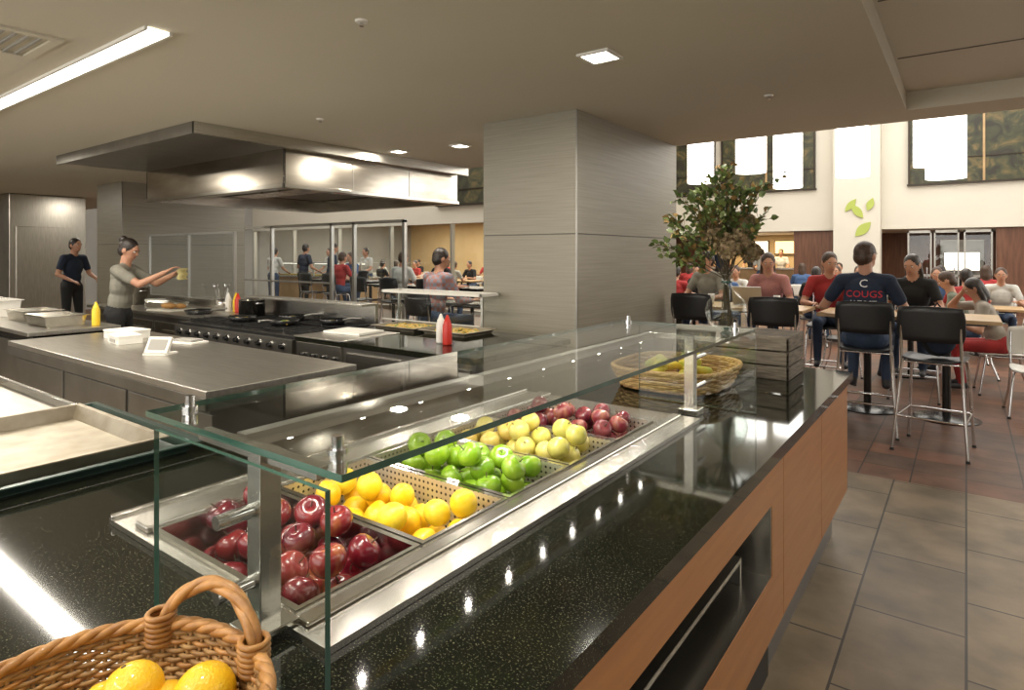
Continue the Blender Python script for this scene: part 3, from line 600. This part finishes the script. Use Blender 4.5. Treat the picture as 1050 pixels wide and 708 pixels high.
# range line
b=MB(); x0,x1,y0,y1=-6.3,-4.36,2.98,3.86
b.box(x0,x1,y0+.05,y1,.12,.86,'steel'); b.box(x0,x1,y0,y1,.86,.885,'black'); b.box(x0,x1,y0-.03,y0+.05,.74,.86,'steel_d')
for i in range(11):
    x=x0+.12+i*.17; b.cyl((x,y0-.03,.80),(x,y0-.065,.80),.022,.018,'black'); b.cyl((x,y0-.03,.80),(x,y0-.036,.80),.03,.03,'chrome')
for i in range(3):
    xa=x0+.04+i*.64; b.box(xa,xa+.6,y0+.02,y0+.05,.18,.70,'black'); b.cyl((xa+.08,y0-.02,.66),(xa+.52,y0-.02,.66),.012,.012,'chrome'); b.box(xa+.1,xa+.5,y0+.015,y0+.02,.3,.56,'steel_d')
for i in range(6):
    for j in range(2):
        cx=x0+.17+i*.32; cy=y0+.25+j*.4; b.cyl((cx,cy,.885),(cx,cy,.895),.05,.045,'steel_d',14)
        for k in range(5): b.box(cx-.14,cx+.14,cy-.14+k*.066,cy-.13+k*.066,.895,.91,'black')
        for k in (-.14,.13): b.box(cx+k,cx+k+.012,cy-.14,cy+.14,.89,.905,'black')
b.box(x0,x1,y1-.04,y1,.86,1.08,'steel'); b.box(x0,x1,y1-.2,y1,1.08,1.10,'steel')
for x in (x0+.05,x1-.05): b.cyl((x,y0+.12,0),(x,y0+.12,.12),.025,.025,'steel'); b.cyl((x,y1-.1,0),(x,y1-.1,.12),.025,.025,'steel')
b.build('cooking_range',bevel=.003)
def fpan(x,y,z,r,a,n=6):
    b=MB(); b.lathe([(.001,.0),(r*.8,.0),(r,.045),(r-.006,.045),(r*.78,.006),(.001,.006)],'black',24); b.tube([(r*.97,0,.04),(r+.08,0,.06),(r+.2,0,.065)],[.009,.008,.011],'steel_d',8)
    for q in range(n): b.ell((rnd.uniform(-.5,.5)*r,rnd.uniform(-.5,.5)*r,.016),(.035,.03,.016),'food',seg=8)
    b.build('frying_pan',(x,y,z+.001),a)
fpan(-5.0,3.3,.912,.14,-1.2,16); fpan(-5.6,3.25,.912,.13,-1.9,14); fpan(-5.3,3.60,.912,.13,.4,16); fpan(-4.68,3.6,.912,.12,.2,14)
b=MB(); b.box(-9.2,-6.34,3.2,3.95,.865,.90,'steel_b'); b.box(-9.15,-6.38,3.24,3.9,.1,.865,'steel_d'); b.box(-9.2,-6.34,3.9,3.95,.9,1.0,'steel')
for x in (-9.0,-6.5): b.box(x-.04,x+.04,3.3,3.8,0,.1,'rubber')
for (xa,xb) in ((-9.1,-8.3),(-8.25,-7.4),(-7.35,-6.45)): b.box(xa,xb,3.225,3.24,.2,.8,'steel'); b.box(xa+.2,xb-.2,3.205,3.225,.7,.72,'chrome')
b.build('back_counter',bevel=.004)
b=MB(); b.box(-9.2,-7.0,3.965,3.972,1.0,1.80,'glassthin')
for x in (-9.2,-8.1,-7.0): b.box(x-.015,x+.015,3.955,3.985,0,1.82,'alum')
b.box(-9.2,-7.0,3.955,3.985,1.80,1.825,'alum'); b.box(-9.2,-7.0,3.955,3.985,.98,1.0,'alum'); b.build('glass_splash_screen')
fpan(-6.75,3.42,.90,.15,.4,14); hotelpan('hotel_pan',-7.9,3.6,.90,.25,.15,.07)
b=MB(); x0,x1,y0,y1=-4.32,-2.45,2.95,4.1
b.box(x0,x1,y0,y1,.86,.90,'granite'); b.box(x0,-3.75,y0-.01,y0+.6,.895,.906,'steel_b'); b.box(x0+.02,x1-.02,y0+.03,y1-.03,.1,.86,'steel_d'); b.box(x0+.02,-3.75,y0,y0+.03,.66,.86,'steel')
for i in range(4): b.cyl((x0+.12+i*.13,y0,.76),(x0+.12+i*.13,y0-.03,.76),.022,.018,'black')
b.box(x0+.05,-3.78,y0+.0,y0+.03,.16,.62,'steel_s'); b.cyl((x0+.1,y0-.03,.58),(-3.85,y0-.03,.58),.011,.011,'chrome')
for i in range(2): b.box(-3.7+i*.62,-3.12+i*.62,y0+.01,y0+.03,.16,.82,'steel')
for x in (x0+.1,x1-.1): b.box(x-.04,x+.04,y0+.15,y1-.2,0,.1,'rubber')
b.build('grill_station',bevel=.003)
b=MB(); b.box(-.2,.2,-.14,.14,.004,.02,'paper'); b.box(-.21,.21,-.15,.15,0,.004,'steel'); b.build('parchment_stack',(-4.05,3.32,.907),.1)
tray('food_tray',-4.2,-3.7,3.66,4.05,.902,.03,'pan',contents=60); tray('food_tray',-3.62,-3.15,3.66,4.05,.902,.03,'pan',contents=55)
b=MB()
for x in (-4.5,-3.45): b.box(x-.012,x+.012,4.24,4.264,0,1.19,'alum')
for yy in (4.12,4.37): b.box(-4.62,-3.36,yy,yy+.02,1.18,1.205,'offwhite')
for xx in (-4.62,-3.38): b.box(xx,xx+.02,4.12,4.39,1.18,1.205,'offwhite')
b.box(-4.6,-3.38,4.14,4.37,1.19,1.197,'glass'); b.box(-4.6,-3.38,4.122,4.130,.93,1.18,'glass'); b.box(-4.6,-3.38,4.118,4.134,.915,.93,'offwhite'); b.build('food_shield',bevel=.002)
# lit buffet line seen through the partitions
b=MB(); b.box(-16.8,-12.8,10.7,11.3,0,.9,'tablewood'); b.box(-16.9,-12.7,10.6,11.35,.9,.94,'steel'); b.box(-16.8,-12.8,10.65,10.66,.94,1.3,'glassthin'); b.box(-16.8,-12.8,10.6,11.1,1.3,1.33,'alum'); b.box(-16.7,-12.9,10.8,10.95,1.28,1.299,'screenw')
for x in (-16.8,-14.8,-12.8): b.box(x-.02,x+.02,10.7,10.74,.9,1.3,'alum')
for i in range(6): b.box(-16.6+i*.62,-16.1+i*.62,10.8,11.2,.941,.97,'food')
b.build('buffet_counter')
# ---------------------------------------------------------------- furniture
def stool(x,y,yaw,name='bar_stool',sz=.72,bh=1.15,m='blackpl'):
    b=MB(); w=.21
    def shell(fn,nu,nv,t):
        P=[[Vector(fn(i/nu,j/nv)) for j in range(nv+1)] for i in range(nu+1)]; o=[]
        for i in range(nu+1):
            for j in range(nv+1): o.append(P[i][j])
        for i in range(nu+1):
            for j in range(nv+1): o.append(P[i][j]+t)
        W=nv+1; K=(nu+1)*W; f=[]
        for i in range(nu):
            for j in range(nv):
                a=i*W+j; f.append((a,a+1,a+W+1,a+W)); f.append((K+a,K+a+W,K+a+W+1,K+a+1))
        for j in range(nv): f.append((j,K+j,K+j+1,j+1)); a=nu*W+j; f.append((a,a+1,K+a+1,K+a))
        for i in range(nu): f.append((i*W,(i+1)*W,K+(i+1)*W,K+i*W)); a=i*W+nv; f.append((a,K+a,K+a+W,a+W))
        b.add(o,f,m,True)
    def rr(u): return 1-.10*abs(2*u-1)**4
    shell(lambda u,v:((2*u-1)*w*rr(v),-.2+.42*v,sz-.015+.02*(2*u-1)**2-.02*max(0,v-.8)*5*.5),8,8,Vector((0,0,.014)))
    shell(lambda u,v:((2*u-1)*(w+.015)*(1-.08*abs(2*v-1)**3),-.235+.055*(2*u-1)**2-.03*v,bh-.28+.28*v*(1-.05*(2*u-1)**2)),10,6,Vector((0,-.013,0)))
    for s in (-1,1):
        b.tube([(s*.19,-.215,bh-.06),(s*.195,-.20,sz+.12),(s*.195,-.17,sz-.02),(s*.21,-.20,sz-.25),(s*.245,-.27,.01)],.0115,'chrome',8)
        b.tube([(s*.17,.10,sz-.012),(s*.185,.17,sz-.03),(s*.195,.185,sz-.1),(s*.225,.235,.01)],.0115,'chrome',8)
        b.tube([(s*.195,-.17,sz-.02),(s*.17,.10,sz-.02)],.009,'chrome',6)
        if sz>.6: b.tube([(s*.225,-.232,.27),(s*.212,.215,.27)],.009,'chrome',6)
        for q in ((s*.245,-.27,0),(s*.225,.235,0)): b.cyl(q,(q[0],q[1],.02),.016,.013,'rubber',8)
    if sz>.6: b.tube([(-.212,.215,.27),(.212,.215,.27)],.011,'chrome',8); b.tube([(-.225,-.232,.27),(.225,-.232,.27)],.009,'chrome',6)
    b.tube([(-.195,-.17,sz-.02),(.195,-.17,sz-.02)],.009,'chrome',6); b.tube([(-.17,.10,sz-.02),(.17,.10,sz-.02)],.009,'chrome',6)
    b.build(name,(x,y,0),yaw)
stool(-.72,6.30,0.05); stool(-.20,5.98,-.12); stool(-1.5,6.4,.1); stool(-2.3,6.5,-.05)
def table(name,x0,x1,y0,y1,z,m='tablewood',ped=True):
    b=MB(); b.box(x0,x1,y0,y1,z-.035,z,m); b.box(x0+.1,x1-.1,y0+.1,y1-.1,z-.06,z-.035,'black')
    xs=[(x0+x1)/2] if x1-x0<1.3 else [x0+.4,x1-.4]
    for x in xs:
        y=(y0+y1)/2; b.cyl((x,y,.02),(x,y,z-.06),.035,.035,'black',14); b.lathe([(.001,0),(.27,0),(.27,.012),(.05,.035),(.001,.035)],'black',28,TR((x,y,0)))
    b.build(name,bevel=.004)
table('high_table',-3.2,-1.35,6.85,7.6,.97); table('high_table',-1.2,.25,6.75,7.5,.97)
table('dining_table',-1.0,-.15,8.6,10.2,.74); table('dining_table',.9,1.8,8.3,9.6,.74,'offwhite')
table('high_table',-9.4,-6.6,8.0,8.7,.97,'black'); table('high_table',-12.5,-10.2,8.8,9.5,.97,'black'); table('high_table',-6.0,-4.2,5.52,6.15,.97,'black')
table('dining_table',-4.6,-3.0,11.2,12.0,.74); table('dining_table',-2.4,-1.2,12.0,12.8,.74); table('dining_table',-.7,.7,11.6,12.4,.74)
for x in (-18.5,-16,-13.5,-11): table('dining_table',x,x+1.4,14.3,15.1,.74)
for x in (-19,-15.5,-12): table('dining_table',x,x+1.4,17.0,17.8,.74)
table('dining_table',-6.8,-5.2,15.5,16.3,.74); table('dining_table',-3.6,-2.2,16.5,17.3,.74); table('dining_table',-.8,.6,15,15.8,.74)
stool(.33,8.75,pi/2+.1,'dining_chair',.45,.84,'offwhite'); stool(.05,9.85,pi/2,'dining_chair',.45,.84,'blackpl'); stool(.55,7.7,pi,'dining_chair',.45,.84,'offwhite')
for (x,y,a) in ((-2.7,8.05,pi),(-1.95,8.05,pi),(-1.3,8.0,pi),(-.45,7.95,pi),(-8.9,7.6,0),(-8.1,7.6,0),(-7.2,7.6,0),(-4.88,5.1,-.1),(-11.6,8.4,0),(-10.8,8.4,0),(-12.0,9.9,pi)): stool(x,y,a)
for (x,y,a) in ((-4.3,10.8,0),(-3.4,10.8,0),(-2.1,11.6,0),(-3.6,12.4,pi),(-1.6,13.2,pi)): stool(x,y,a,'dining_chair',.45,.84)
for (x,y) in ((-2.4,7.2),(-1.7,7.3),(-.5,7.0)):
    b=MB(); b.lathe([(.001,0),(.03,0),(.037,.12),(.034,.12),(.028,.006),(.001,.006)],'offwhite',16); b.build('drinking_cup',(x,y,.971))
def laptop(x,y,z,yaw):
    b=MB(); b.box(-.16,.16,-.11,.11,0,.014,'alum'); b.box(-.14,.14,-.03,.09,.014,.016,'black'); T=TR((0,.11,.014))@Matrix.Rotation(-.3,4,'X')
    b.box(-.16,.16,0,.008,0,.21,'alum',T); b.box(-.148,.148,-.001,0,.012,.198,'lapscr',T); b.build('laptop',(x,y,z+.001),yaw)
laptop(-2.0,7.35,.97,pi); laptop(-.8,7.15,.97,0); laptop(-.62,9.0,.74,-pi/2); laptop(0,11.8,.74,0); laptop(-3.7,11.5,.74,0)
b=MB(); b.lathe([(.001,0),(.08,0),(.12,.015),(.118,.018),(.08,.005),(.001,.005)],'paper',24); b.ell((0,0,.02),(.05,.04,.018),'food'); b.build('dinner_plate',(-2.75,7.25,.971))
b=MB(); b.ell((0,0,.2),(.14,.09,.2),'blackc'); b.ell((0,-.07,.14),(.1,.05,.11),'navy'); b.tube([(-.07,.06,.36),(-.08,.12,.25),(-.07,.08,.08)],.012,'blackc'); b.tube([(.07,.06,.36),(.08,.12,.25),(.07,.08,.08)],.012,'blackc'); b.tube([(-.03,.02,.38),(0,.03,.43),(.03,.02,.38)],.008,'blackc'); b.build('backpack',(-.18,6.02,.73),.3)
# ---------------------------------------------------------------- people
def person(name,loc,yaw,seat=None,H=1.72,lean=.1,hands=((-.2,.35,1.0),(.2,.35,1.0)),shirt='greyt',pants='jean',hair='hairb',skin='skin',style='short',look=(0,0),vox=.014,sleeve='short',twist=0,text=False,foot=None):
    s=H/1.72; prims=[]
    V=Vector
    def C(a,c,r0,r1,m): prims.append(('c',V(a),V(c),r0*s,r1*s,m))
    def E(c,r,m,R=None): prims.append(('e',V(c),V(r)*s,R or Matrix.Identity(3),m))
    pz=(seat+.10*s) if seat is not None else .95*s
    pel=V((0,0,pz)); RL=Matrix.Rotation(-lean,3,'X'); u=RL@V((0,0,1)); f=RL@V((0,1,0))
    E(pel+V((0,-.01,.0)),(.165,.122,.125),pants)
    E(pel+u*.13*s,(.148,.108,.15),shirt,RL); E(pel+u*.30*s+f*.005,(.165,.112,.18),shirt,RL); E(pel+u*.39*s-f*.02*s,(.15,.09,.10),shirt,RL)
    nb=pel+u*.50*s
    RT=Matrix.Rotation(twist,3,'Z')
    sh=[pel+u*.455*s+RT@V((sx*.172*s,0,0)) for sx in (-1,1)]
    for q in sh: C(pel+u*.465*s,q,.062,.062,shirt); C(nb-u*.005,q,.045,.05,shirt)
    hc=nb+V((0,.035*s+.05*math.sin(lean)*s,.165*s))
    C(nb-u*.03*s,hc+V((0,-.015,-.05))*s,.056,.052,skin)
    RH=Matrix.Rotation(look[0],3,'Z')@Matrix.Rotation(look[1]-lean*.5,3,'X')
    def h(p): return hc+RH@(V(p)*s)
    E(h((0,0,.01)),(.073,.092,.105),skin,RH); E(h((0,.03,-.05)),(.055,.055,.06),skin,RH); E(h((0,.092,-.012)),(.012,.018,.022),skin,RH); E(h((0,.075,.03)),(.05,.02,.016),skin,RH)
    for sx in (-1,1): E(h((sx*.077,-.005,-.005)),(.010,.02,.032),skin,RH)
    E(h((0,-.016,.032)),(.083,.096,.098),hair,RH); E(h((0,-.04,-.01)),(.076,.07,.08),hair,RH)
    if style=='bun': E(h((0,-.095,.085)),(.045,.045,.045),hair,RH)
    if style=='long':
        E(h((0,-.055,-.07)),(.075,.055,.12),hair,RH)
        for sx in (-1,1): C(h((sx*.06,-.03,.02)),h((sx*.075,-.02,-.16)),.03,.022,hair)
    for sx in (-1,1):
        hip=pel+V((sx*.092*s,.01,-.03*s))
        if seat is not None:
            kn=pel+V((sx*.13*s,.43*s,-.035*s)); fz=foot if foot is not None else max(.09,seat-.43+.09); an=V((sx*.13*s,.36*s,fz))
            if seat-fz+.09>.52: an=V((sx*.13,.33,seat-.36))
        else:
            kn=V((sx*.11*s,.03,.50*s)); an=V((sx*.12*s,-.01,.09*s))
        C(hip,kn,.088,.06,pants); C(kn,an,.057,.042,pants)
        C(an,an+V((0,-.02*s,-.045*s)),.04,.036,'shoe'); C(an+V((0,-.02*s,-.05*s)),an+V((sx*.015,.15*s,-.06*s)),.036,.03,'shoe')
    for k,sx in enumerate((-1,1)):
        S=sh[k]; t=V(hands[k]); a=.285*s; bb=.255*s; d=(t-S); L=min(d.length,a+bb-.008); d.normalize(); t=S+d*L
        ca=(a*a+L*L-bb*bb)/(2*a*L); ca=max(-1,min(1,ca)); pole=V((sx*.55,-.35,-1)); pole=(pole-d*pole.dot(d)).normalized()
        el=S+d*a*ca+pole*a*math.sqrt(1-ca*ca)
        if sleeve=='short':
            mid=S.lerp(el,.62); C(S,mid,.060,.055,shirt); C(S.lerp(el,.5),el,.045,.039,skin); C(el,t,.040,.026,skin)
        else: C(S,el,.058,.045,shirt); C(el,el.lerp(t,.93),.045,.032,shirt); C(el.lerp(t,.85),t,.026,.025,skin)
        fd=(t-el).normalized(); up=V((0,0,1)); side=fd.cross(up)
        if side.length<.2: side=V((1,0,0))
        side.normalize(); side=side*(-sx)
        n=side.cross(fd).normalized()
        if n.z>0: n=-n
        fd2=(fd+n*-.1).normalized()
        for q,(o,ln) in enumerate(((.033,.068),(.011,.078),(-.011,.073),(-.033,.056))):
            kb=t+fd2*.085*s+side*o*s; C(t+side*o*.45*s,kb,.016,.0125,skin)
            dd=fd2+side*o*2.2; dd.normalize(); p=kb
            for j,fr_ in enumerate((.45,.32,.25)):
                dd=(dd+n*(.28+.1*j)).normalized(); p2=p+dd*ln*fr_*s; C(p,p2,.0095-.001*j,.0088-.001*j,skin); p=p2
        tb=t+fd2*.025*s+side*.02*s; d1=(fd2*.7+side*.75+n*.2).normalized(); p=tb+d1*.045*s; C(tb,p,.014,.0115,skin); d2=(fd2*.95+side*.3+n*.3).normalized(); C(p,p+d2*.032*s,.011,.009,skin)
    mb=MB()
    for P in prims:
        if P[0]=='c':
            _,a,c,r0,r1,m=P; d=c-a; L=max(d.length,1e-5); pr=[]
            for j in range(5): t_=pi/2*j/4; pr.append((max(1e-4,r0*math.sin(t_)),-r0*math.cos(t_)))
            for j in range(5): t_=pi/2*j/4; pr.append((max(1e-4,r1*math.cos(t_)),L+r1*math.sin(t_)))
            T=TR(a)@d.to_track_quat('Z','Y').to_matrix().to_4x4(); mb.lathe(pr,m,12,T)
        else:
            _,c,r,R,m=P; mb.ell(c,r,m,rot=R)
    me=mb.mesh('tmp'); o=bpy.data.objects.new('tmp',me); scene.collection.objects.link(o)
    bm=bmesh.new(); bm.from_mesh(me); bmesh.ops.holes_fill(bm,edges=[e for e in bm.edges if e.is_boundary],sides=0); bm.to_mesh(me); bm.free()
    rm=o.modifiers.new('r','REMESH'); rm.mode='VOXEL'; rm.voxel_size=vox; sm=o.modifiers.new('s','SMOOTH'); sm.factor=.5; sm.iterations=3 if vox>.008 else 4
    dg=bpy.context.evaluated_depsgraph_get(); me2=bpy.data.meshes.new_from_object(o.evaluated_get(dg)); bpy.data.objects.remove(o)
    n=len(me2.polygons); cen=np.empty(n*3); me2.polygons.foreach_get('center',cen); cen=cen.reshape(-1,3)
    mats=[]; best=np.full(n,1e9); idx=np.zeros(n,int)
    for P in prims:
        m=P[-1]
        if m not in mats: mats.append(m)
        k=mats.index(m)
        if P[0]=='c':
            a=np.array(P[1]);c=np.array(P[2]); ab=c-a; t_=np.clip(((cen-a)@ab)/max(ab@ab,1e-9),0,1); q=a+t_[:,None]*ab; dd=np.linalg.norm(cen-q,axis=1)-(P[3]+(P[4]-P[3])*t_)
        else:
            R=np.array(P[3]); r=np.array(P[2]); q=(cen-np.array(P[1]))@R; kk=np.linalg.norm(q/r,axis=1); k2=np.linalg.norm(q/(r*r),axis=1)+1e-9; dd=kk*(kk-1)/k2
        w=dd<best; best[w]=dd[w]; idx[w]=k
    fm=MB(); nv=len(me2.vertices); cv=np.empty(nv*3); me2.vertices.foreach_get('co',cv); cv=cv.reshape(-1,3)
    for m in mats: fm.mi(m)
    fm.v=[tuple(x) for x in cv]; fm.f=[tuple(p.vertices) for p in me2.polygons]; fm.m=[int(i) for i in idx]; fm.sm=[True]*n
    bvh=BVHTree.FromPolygons(fm.v,fm.f) if text else None
    for sx in (-1,1):
        fm.ell(h((sx*.030,.080,.008)),(.0125*s,.010*s,.008*s),'eye',rot=RH,seg=10); fm.ell(h((sx*.030,.0885,.008)),(.0055*s,.003*s,.0055*s),'pupil',rot=RH,seg=8)
        fm.ell(h((sx*.030,.090,.026)),(.017*s,.004*s,.003*s),hair,rot=RH,seg=8)
    fm.ell(h((0,.083,-.052)),(.022*s,.006*s,.006*s),'lip',rot=RH,seg=10)
    ob=fm.build(name,loc,yaw)
    if text:
        for (tx,sz,zz,mm) in (('C',.10,.43,'txtw'),('COUGS',.085,.34,'txtr'),('U TOST',.06,.27,'txtw')):
            cu=bpy.data.curves.new('t','FONT'); cu.body=tx; cu.size=sz; cu.align_x='CENTER'; cu.resolution_u=2; to=bpy.data.objects.new('t',cu); scene.collection.objects.link(to)
            dg=bpy.context.evaluated_depsgraph_get(); tm=bpy.data.meshes.new_from_object(to.evaluated_get(dg)); bpy.data.objects.remove(to)
            bm=bmesh.new(); bm.from_mesh(tm); bmesh.ops.triangulate(bm,faces=bm.faces); bmesh.ops.subdivide_edges(bm,edges=bm.edges,cuts=1)
            for v in bm.verts:
                p=V((v.co.x,-.6,pz+zz+v.co.y)); hit=bvh.ray_cast(p,V((0,1,0)))
                v.co=(hit[0]+V((0,-.003,0))) if hit[0] else V((p.x,-.15,p.z))
            bm.to_mesh(tm); bm.free(); tm.materials.clear(); tm.materials.append(M[mm]); oo=bpy.data.objects.new('shirt_print',tm); scene.collection.objects.link(oo); oo.parent=ob
    return ob
person('seated_man',(-.74,6.36,0),0.0,seat=.72,H=1.84,lean=.12,hands=((-.42,.40,1.03),(.28,.42,1.03)),shirt='navy',pants='jean',style='short',look=(-.5,.0),vox=.0075,text=True)
person('cook',(-7.15,2.78,0),-.78,H=1.70,lean=.12,hands=((-.14,.50,1.34),(.15,.50,1.36)),shirt='greyt',pants='blackc',hair='hairk',style='bun',look=(-.15,-.3),vox=.008)
b=MB()
pts=[]
for i in range(9):
    for j in range(7): pts.append((-.09+.18*i/8,.02*math.sin(i*1.3)+.012*math.cos(j*2),-.12*j/6))
b.add(pts,[(i*7+j,i*7+j+1,(i+1)*7+j+1,(i+1)*7+j) for i in range(8) for j in range(6)],'yel',True)
dirc=(math.sin(.78),math.cos(.78)); o=b.build('kitchen_towel',(-7.15+dirc[0]*.62,2.78+dirc[1]*.62,1.40),-.78); so=o.modifiers.new('s','SOLIDIFY'); so.thickness=.008
P_=person
stw=P_('kitchen_worker',(-12.75,4.2,0),-1.2,H=1.82,hands=((-.25,.3,1.1),(.25,.3,1.1)),shirt='navy',pants='blackc',hair='hairk',style='short')
P_('diner',(-1.95,8.1,0),pi,seat=.72,H=1.68,lean=.25,hands=((-.2,.42,1.0),(.2,.42,1.0)),shirt='pinkc',style='long',look=(.3,-.2))
P_('diner',(-2.7,8.1,0),pi-.2,seat=.72,H=1.7,lean=.15,hands=((-.2,.42,1.0),(.2,.42,1.0)),shirt='greyt',hair='hairk',look=(-.3,0))
P_('diner',(-1.3,8.05,0),pi+.2,seat=.72,H=1.7,lean=.3,hands=((-.2,.42,1.0),(.2,.42,1.0)),shirt='redc',hair='hairb',look=(.3,-.1))
P_('diner',(-.45,8.0,0),pi-.1,seat=.72,H=1.64,lean=.25,hands=((-.2,.42,1.0),(.2,.42,1.0)),shirt='blackc',hair='hairk',style='long',look=(-.2,-.2))
P_('diner',(.02,9.85,0),pi/2,seat=.46,H=1.74,lean=.35,hands=((-.15,.42,.78),(.2,.42,.78)),shirt='olive',look=(0,-.3),vox=.012)
P_('diner',(.30,8.75,0),pi/2+.1,seat=.46,H=1.66,lean=.38,hands=((-.15,.42,.78),(.1,.32,1.12)),shirt='tanc',pants='redc',hair='hairk',style='long',look=(0,-.3),vox=.012)
P_('diner',(-1.2,9.0,0),-pi/2,seat=.46,H=1.72,lean=.2,hands=((-.2,.42,.78),(.2,.42,.78)),shirt='bluec',hair='hairk')
stool(-1.28,9.0,-pi/2,'dining_chair',.45,.84)
hd=((-.2,.42,.80),(.2,.42,.80))
D=[]
D.append(P_('diner',(-4.3,10.85,0),0,seat=.46,lean=.15,hands=hd,shirt='redc',hair='hairk'))
D.append(P_('diner',(-3.4,10.85,0),0.1,seat=.46,lean=.2,hands=hd,shirt='bluec',style='long'))
D.append(P_('diner',(-3.6,12.35,0),pi,seat=.46,lean=.2,hands=hd,shirt='whitec'))
D.append(P_('diner',(-2.1,11.65,0),0,seat=.46,lean=.2,hands=hd,shirt='blackc',hair='hairk'))
D.append(P_('diner',(-1.6,13.15,0),pi,seat=.46,lean=.1,hands=hd,shirt='redc',style='long'))
P_('server',(-6.2,23.0,0),pi,H=1.75,hands=((-.2,.35,1.1),(.2,.35,1.1)),shirt='blackc',hair='hairk')
sv=P_('server',(-13.6,11.65,0),pi,H=1.72,hands=((-.2,.35,1.05),(.2,.35,1.05)),shirt='whitec',hair='hairk')
for (x,y,a,src) in ((-15.2,11.65,pi,sv),(-14.4,10.1,0,stw),(-15.8,10.1,.3,sv),(-13.1,10.0,-.4,stw),(-5.2,23.0,pi,sv),(-6.8,21.3,0,stw),(-5.4,21.2,.3,sv)):
    o=bpy.data.objects.new('server' if y>11.3 and y!=21.3 and y!=21.2 else 'customer',src.data); o.location=(x,y,0); o.rotation_euler=(0,0,a); scene.collection.objects.link(o)
P_('diner',(-4.9,5.15,0),-.1,seat=.72,H=1.76,lean=.16,hands=((-.25,.42,1.01),(.2,.42,1.01)),shirt='plaid',hair='hairk',look=(-.4,-.1),sleeve='long',vox=.011)
P_('diner',(-7.2,7.65,0),-.2,seat=.72,lean=.2,hands=((-.2,.42,1.0),(.2,.42,1.0)),shirt='blackc',hair='hairk')
P_('diner',(-10.8,8.45,0),0,seat=.72,lean=.15,hands=((-.2,.42,1.0),(.2,.42,1.0)),shirt='redc',hair='hairb')
P_('diner',(-12.0,9.85,0),pi,seat=.72,lean=.15,hands=((-.2,.42,1.0),(.2,.42,1.0)),shirt='bluec',hair='hairb')
P_('diner',(-8.1,7.65,0),.1,seat=.72,lean=.15,hands=((-.2,.42,1.0),(.2,.42,1.0)),shirt='whitec',hair='hairb')
chair_me=bpy.data.objects['dining_chair'].data
k=0
def seatpair(x,y,a):
    global k
    src=D[k%5]; k+=1
    o=bpy.data.objects.new('diner',src.data); o.location=(x,y,0); o.rotation_euler=(0,0,a); scene.collection.objects.link(o)
    c=bpy.data.objects.new('dining_chair',chair_me); c.location=(x,y-.05*math.cos(a),0); c.rotation_euler=(0,0,a); scene.collection.objects.link(c)
for x in (-18.5,-16,-13.5,-11):
    seatpair(x+.35,13.9,0); seatpair(x+1.05,13.9,.1); seatpair(x+.5,15.5,pi)
for x in (-19,-15.5,-12): seatpair(x+.35,16.6,0); seatpair(x+1,18.2,pi)
seatpair(-6.4,15.1,0); seatpair(-5.6,15.1,0.1); seatpair(-6,16.7,pi); seatpair(-3.2,16.1,0); seatpair(-2.6,17.7,pi); seatpair(-.4,14.6,0); seatpair(.3,14.6,0)
seatpair(0,11.2,0); seatpair(-.4,12.8,pi); seatpair(.45,12.8,pi); seatpair(-4.35,12.4,pi); seatpair(-2.0,13.2,pi)
for x in (-18,-15,-12,-9.6):
    for y in (14.5,17.2):
        b=MB(); b.box(x-.3,x+.3,y-.08,y+.08,2.83,2.85,'screenw'); b.box(x-.32,x+.32,y-.1,y+.1,2.84,2.85,'offwhite'); b.build('dining_ceiling_light')
# ---------------------------------------------------------------- world
w=bpy.data.worlds.new('world'); scene.world=w; w.use_nodes=True; w.node_tree.nodes['Background'].inputs[0].default_value=(.5,.6,.7,1); w.node_tree.nodes['Background'].inputs[1].default_value=.5
scene.view_settings.view_transform='Standard'
scene.view_settings.look='None'
scene.view_settings.exposure=0.08
